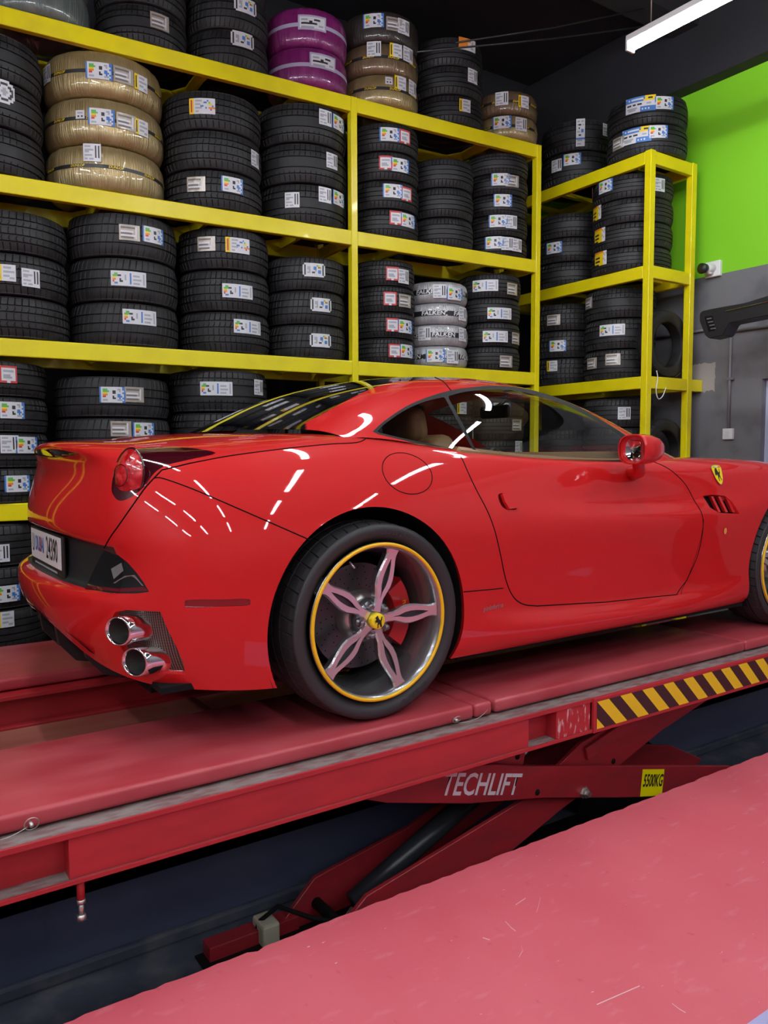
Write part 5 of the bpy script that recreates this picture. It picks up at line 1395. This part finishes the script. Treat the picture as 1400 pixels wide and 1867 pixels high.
# exhaust tips
def exhaust(px, py):
    h_, n_ = hit(px, py)
    c = (h_.x - 0.055, h_.y, h_.z)
    for s in (1, -1):
        v, f = lathe_data([(.0375, .010), (.0385, .003), (.0405, -.001), (.043, .004), (.043, .05), (.0415, .15)], 40, 'Y')
        vv = []
        for (a, b, d) in v:
            # axis along +X, tipped outward a little, end cut on a slant
            sl = -0.62 * (-a) * (1 if b < 0.03 else 0.0)
            vv.append((c[0] + b - sl, (c[1] + a * 1.0 + 0.20 * b) * s, c[2] + d * 1.06 - 0.05 * b))
        ex = pydata('exhaust_tip', vv, f, M_CHROME, car, True)
        v, f = lathe_data([(0, .11), (.034, .11), (.0375, .008)], 30, 'Y')
        pydata('exhaust_bore', [(c[0] + b + (-a * 0.62 if b < 0.03 else 0), (c[1] + a + .20 * b) * s, c[2] + d * 1.05 - 0.05 * b) for a, b, d in v], f, mat('sooty_metal', (0.03, 0.028, 0.026), 0.6, 0.3), ex, True)
exhaust(246, 1147); exhaust(276, 1203)
# number plate
def plate():
    X = -0.902
    fr = box('number_plate', X, X + 0.012, -0.285, 0.275, 0.498, 0.650, M_BLACK, car, 0.004)
    fr['label'] = 'white number plate in a black frame'
    box('plate_face', X - 0.002, X, -0.270, 0.262, 0.528, 0.643, M_WHITE, fr, 0.001)
    def txt(s, size, y, z, m, sx, bold=0.0):
        me = text_mesh(s, size, 0, 0, sx, bold)
        for q in me.vertices: q.co = Vector((X - 0.0032, y - q.co.x, z + q.co.y))
        link('plate_characters', me, fr, m)
    txt('24390', 0.118, -0.125, 0.586, M_PBLK, 0.66, 0.001)
    txt('U', 0.105, 0.215, 0.586, M_PBLK, 0.6)
    txt('DU', 0.080, 0.130, 0.588, M_PBLU, 0.72, 0.002); txt('B', 0.080, 0.078, 0.588, M_PRED, 0.72, 0.002); txt('AI', 0.080, 0.040, 0.588, M_PBLU, 0.72, 0.002)
    for k in range(2):
        pydata('plate_print', [(X - 0.001, 0.20, 0.508), (X - 0.001, -0.20, 0.508), (X - 0.001, -0.20, 0.516), (X - 0.001, 0.20, 0.516)], [(0, 1, 2, 3)], M_PTXT, fr) if k == 0 else None
plate()
# yellow shield badge on the front wing
def badge():
    p, n = hit(1308, 866)
    x, y, nn = frame_at(p, n)
    def W(a, b, c, s): 
        q = p + x * a + y * b + nn * c
        return (q.x, q.y * s, q.z)
    sh = smooth_poly([(-.036, .042), (0, .050), (.036, .042), (.034, .005), (.022, -.030), (0, -.050), (-.022, -.030), (-.034, .005)], True, 4)
    for s in (1, -1):
        b0 = flat_poly('wing_badge', [W(a * 1.08, b * 1.06, .0035, s) for a, b in sh], M_CHROME, car)
        flat_poly('badge_field', [W(a, b, .0045, s) for a, b in sh], M_LOGOY, b0)
        flat_poly('emblem', [W(a * .062 * -s * -1, b * .075 + 0.004, .0055, s) for a, b in HORSE], M_PBLK, b0)
        for (c0, mm) in ((-0.022, MATS['label_print_green']), (0.0, M_PAPER), (0.022, M_PRED)):
            pydata('badge_bar', [W(c0 - .011, .038, .0052, s), W(c0 + .011, .038, .0052, s), W(c0 + .011, .043, .0052, s), W(c0 - .011, .043, .0052, s)], [(0, 1, 2, 3)], mm, b0)
badge()
# side script
def script():
    p, n = hit(898, 1107); x, y, nn = frame_at(p, n)
    me = text_mesh('pininfarina', 0.026, 0.0, 0.35, 1.0)
    for q in me.vertices: q.co = p + x * q.co.x + y * (q.co.y + q.co.x * 0.04) + nn * 0.003
    link('script_badge', me, car, M_CHROME)
script()
# little amber repeater behind the front wheel
p_, n_ = hit(1321, 968)
x_, y_, nn_ = frame_at(p_, n_)
pydata('repeater', [tuple(p_ + x_ * (0.012 * math.cos(a)) + y_ * (0.016 * math.sin(a)) + nn_ * 0.004) for a in np.linspace(0, 2 * PI, 17)[:-1]], [tuple(range(16))], mat('amber', (0.7, 0.35, 0.08), 0.2), car)
# vent blades
for k in range(3):
    a, b = hit(1300 + k * 13, 905), hit(1314 + k * 13, 934)
    if a[0] and b[0]:
        for s in (1, -1):
            q = [a[0] + Vector((0, 0.004, 0)), b[0] + Vector((0, 0.004, 0))]
            v = []
            for c in q:
                v += [(c.x - 0.012, c.y * s, c.z), (c.x + 0.010, (c.y + 0.002) * s, c.z), (c.x + 0.014, (c.y + 0.022) * s, c.z), (c.x - 0.004, (c.y + 0.022) * s, c.z)]
            pydata('vent_blade', v, [(0, 1, 5, 4), (1, 2, 6, 5), (2, 3, 7, 6), (3, 0, 4, 7)], M_RED, car, False)
# door handle flap
def handle():
    P = [hit(*q) for q in ((913, 901), (925, 902), (943, 927), (926, 929), (918, 916))]
    for s, d in ((1, doors[0]), (-1, doors[1])):
        o_ = [p[0] + p[1] * 0.010 for p in P]; i_ = [p[0] - p[1] * 0.004 for p in P]
        v = [(p.x, p.y * s, p.z) for p in o_ + i_]; n = len(P)
        f = [tuple(range(n))] + [(i, (i + 1) % n, n + (i + 1) % n, n + i) for i in range(n)]
        pydata('door_handle', v, f, M_RED, d, False)
handle()
# door mirrors
def mirror(side):
    S = lambda x, y, z: (x, y * side, z)
    cx, cy, cz = 1.335, -1.005, 0.952
    v = []; f = []; ns = 32
    prof = [(-.085, .93), (-.088, 1.0), (-.075, 1.04), (-.04, 1.06), (0.0, 1.0), (.045, .84), (.08, .58), (.098, .28), (.102, .02)]
    for (dx, sc) in prof:
        for k in range(ns):
            a = 2 * PI * k / ns; c, s = math.cos(a), math.sin(a)
            yy = math.copysign(abs(c) ** 0.72, c) * .084 * sc; zz = math.copysign(abs(s) ** 0.72, s) * .062 * sc
            v.append(S(cx + dx + 0.20 * yy, cy + yy, cz + zz))
    for i in range(len(prof) - 1):
        for k in range(ns): f.append((i * ns + k, i * ns + (k + 1) % ns, (i + 1) * ns + (k + 1) % ns, (i + 1) * ns + k))
    m = pydata('door_mirror', v, f, M_RED, car, True)
    gv = []; gf = []
    for (dx, sc) in ((-.082, .92), (-.052, .84), (-.050, .02)):
        for k in range(ns):
            a = 2 * PI * k / ns; c, s = math.cos(a), math.sin(a)
            yy = math.copysign(abs(c) ** 0.72, c) * .084 * sc; zz = math.copysign(abs(s) ** 0.72, s) * .062 * sc
            gv.append(S(cx + dx + 0.20 * yy, cy + yy, cz + zz))
    for i in range(2):
        for k in range(ns): gf.append((i * ns + k, (i + 1) * ns + k, (i + 1) * ns + (k + 1) % ns, i * ns + (k + 1) % ns))
    pydata('mirror_glass', gv, gf, [M_RED, mat('mirror_silver', (0.55, 0.56, 0.58), 0.03, 1.0)], m, True, [0] * ns + [1] * ns)
    v, f = [], []
    P = [(1.33, -.975, .925, .030), (1.36, -.955, .885, .027), (1.40, -.925, .855, .030), (1.42, -.875, .845, .034)]
    v, f = tube_data([S(*p[:3]) for p in P], [p[3] for p in P], 14)
    pydata('mirror_stalk', v, f, M_RED, m, True)
mirror(1); mirror(-1)

# ---- cabin
def seat(x, y, back=0.0):
    s = box('seat', x - 0.26, x + 0.28, y - 0.25, y + 0.25, 0.36, 0.52, M_TAN, car, 0.05, 4, True)
    bmk = bmesh.new(); add_box(bmk, -0.07, 0.07, -0.24, 0.24, 0, 0.58, 0.055, 4)
    o = bm_obj('seat_back', bmk, M_TAN, s, True); o.location = (x - 0.30, y, 0.46); o.rotation_euler = (0, -0.32, 0)
    bmk = bmesh.new(); add_box(bmk, -0.05, 0.05, -0.13, 0.13, 0, 0.15, 0.045, 4)
    o = bm_obj('headrest', bmk, M_TAN, s, True); o.location = (x - 0.50, y, 0.985); o.rotation_euler = (0, -0.2, 0)
    for sg in (-1, 1):
        bmk = bmesh.new(); add_box(bmk, -0.08, 0.08, -0.04, 0.04, 0, 0.45, 0.035, 3)
        o = bm_obj('side_bolster', bmk, M_TAN, s, True); o.location = (x - 0.24, y + sg * 0.225, 0.48); o.rotation_euler = (0, -0.32, 0)
seat(1.02, -0.38); seat(1.02, 0.38)
box('rear_shelf', -0.05, 0.44, -0.66, 0.66, 0.86, 0.93, M_TAN, car, 0.03, 3, True)
box('rear_bulkhead', 0.36, 0.44, -0.66, 0.66, 0.20, 0.98, M_TAN, car, 0.03, 3, True)
box('cabin_floor', 0.30, 2.1, -0.84, 0.84, 0.18, 0.22, M_MATTBLACK, car)
box('centre_tunnel', 0.5, 1.95, -0.11, 0.11, 0.20, 0.62, M_TAN, car, 0.04, 3, True)
for s in (-1, 1):
    prism('door_trim', [(0.46, 0.25), (1.75, 0.25), (1.75, 0.905), (1.2, 0.915), (0.8, 0.935), (0.46, 0.965)], s * 0.785 - 0.025, s * 0.785 + 0.02, M_TAN, car, 0.012)
def dash():
    prof = [(1.42, 0.60), (1.44, 0.78), (1.52, 0.90), (1.62, 0.945), (1.80, 0.945), (1.94, 0.90), (1.98, 0.60)]
    prism('dashboard', prof, -0.76, 0.76, M_TAN, car, 0.01)
    prism('binnacle', [(1.44, 0.80), (1.46, 0.93), (1.56, 0.975), (1.68, 0.93)], 0.20, 0.56, M_BLACK, car, 0.01)
dash()
rg = [(1.33 + 0.06 * math.sin(a), 0.38 + 0.18 * math.cos(a), 0.80 + 0.17 * math.sin(a)) for a in np.linspace(0, 2 * PI, 41)[:-1]]
sw = tube('steering_wheel', rg, 0.015, M_BLACK, car, 10, True)
for a in (0.2, PI - 0.2, -PI / 2):
    tube('wheel_spoke', [(1.35, 0.38, 0.80), (1.33 + 0.06 * math.sin(a), 0.38 + 0.18 * math.cos(a), 0.80 + 0.17 * math.sin(a))], 0.013, M_BLACK, sw, 8)
tube('steering_column', [(1.34, 0.38, 0.80), (1.50, 0.38, 0.74)], 0.04, M_BLACK, sw, 12)
c_ = at_y(876, 753, -0.05)
bmk = bmesh.new(); add_box(bmk, -0.02, 0.02, -0.11, 0.11, -0.035, 0.035, 0.018, 3)
o = bm_obj('rear_view_mirror', bmk, M_BLACK, car, True); o.location = (1.38, 0.0, 1.16)
tube('mirror_stem', [(1.38, 0.0, 1.18), (1.46, 0.0, 1.225)], 0.010, M_BLACK, o, 8).location = (-1.38, 0, -1.16)
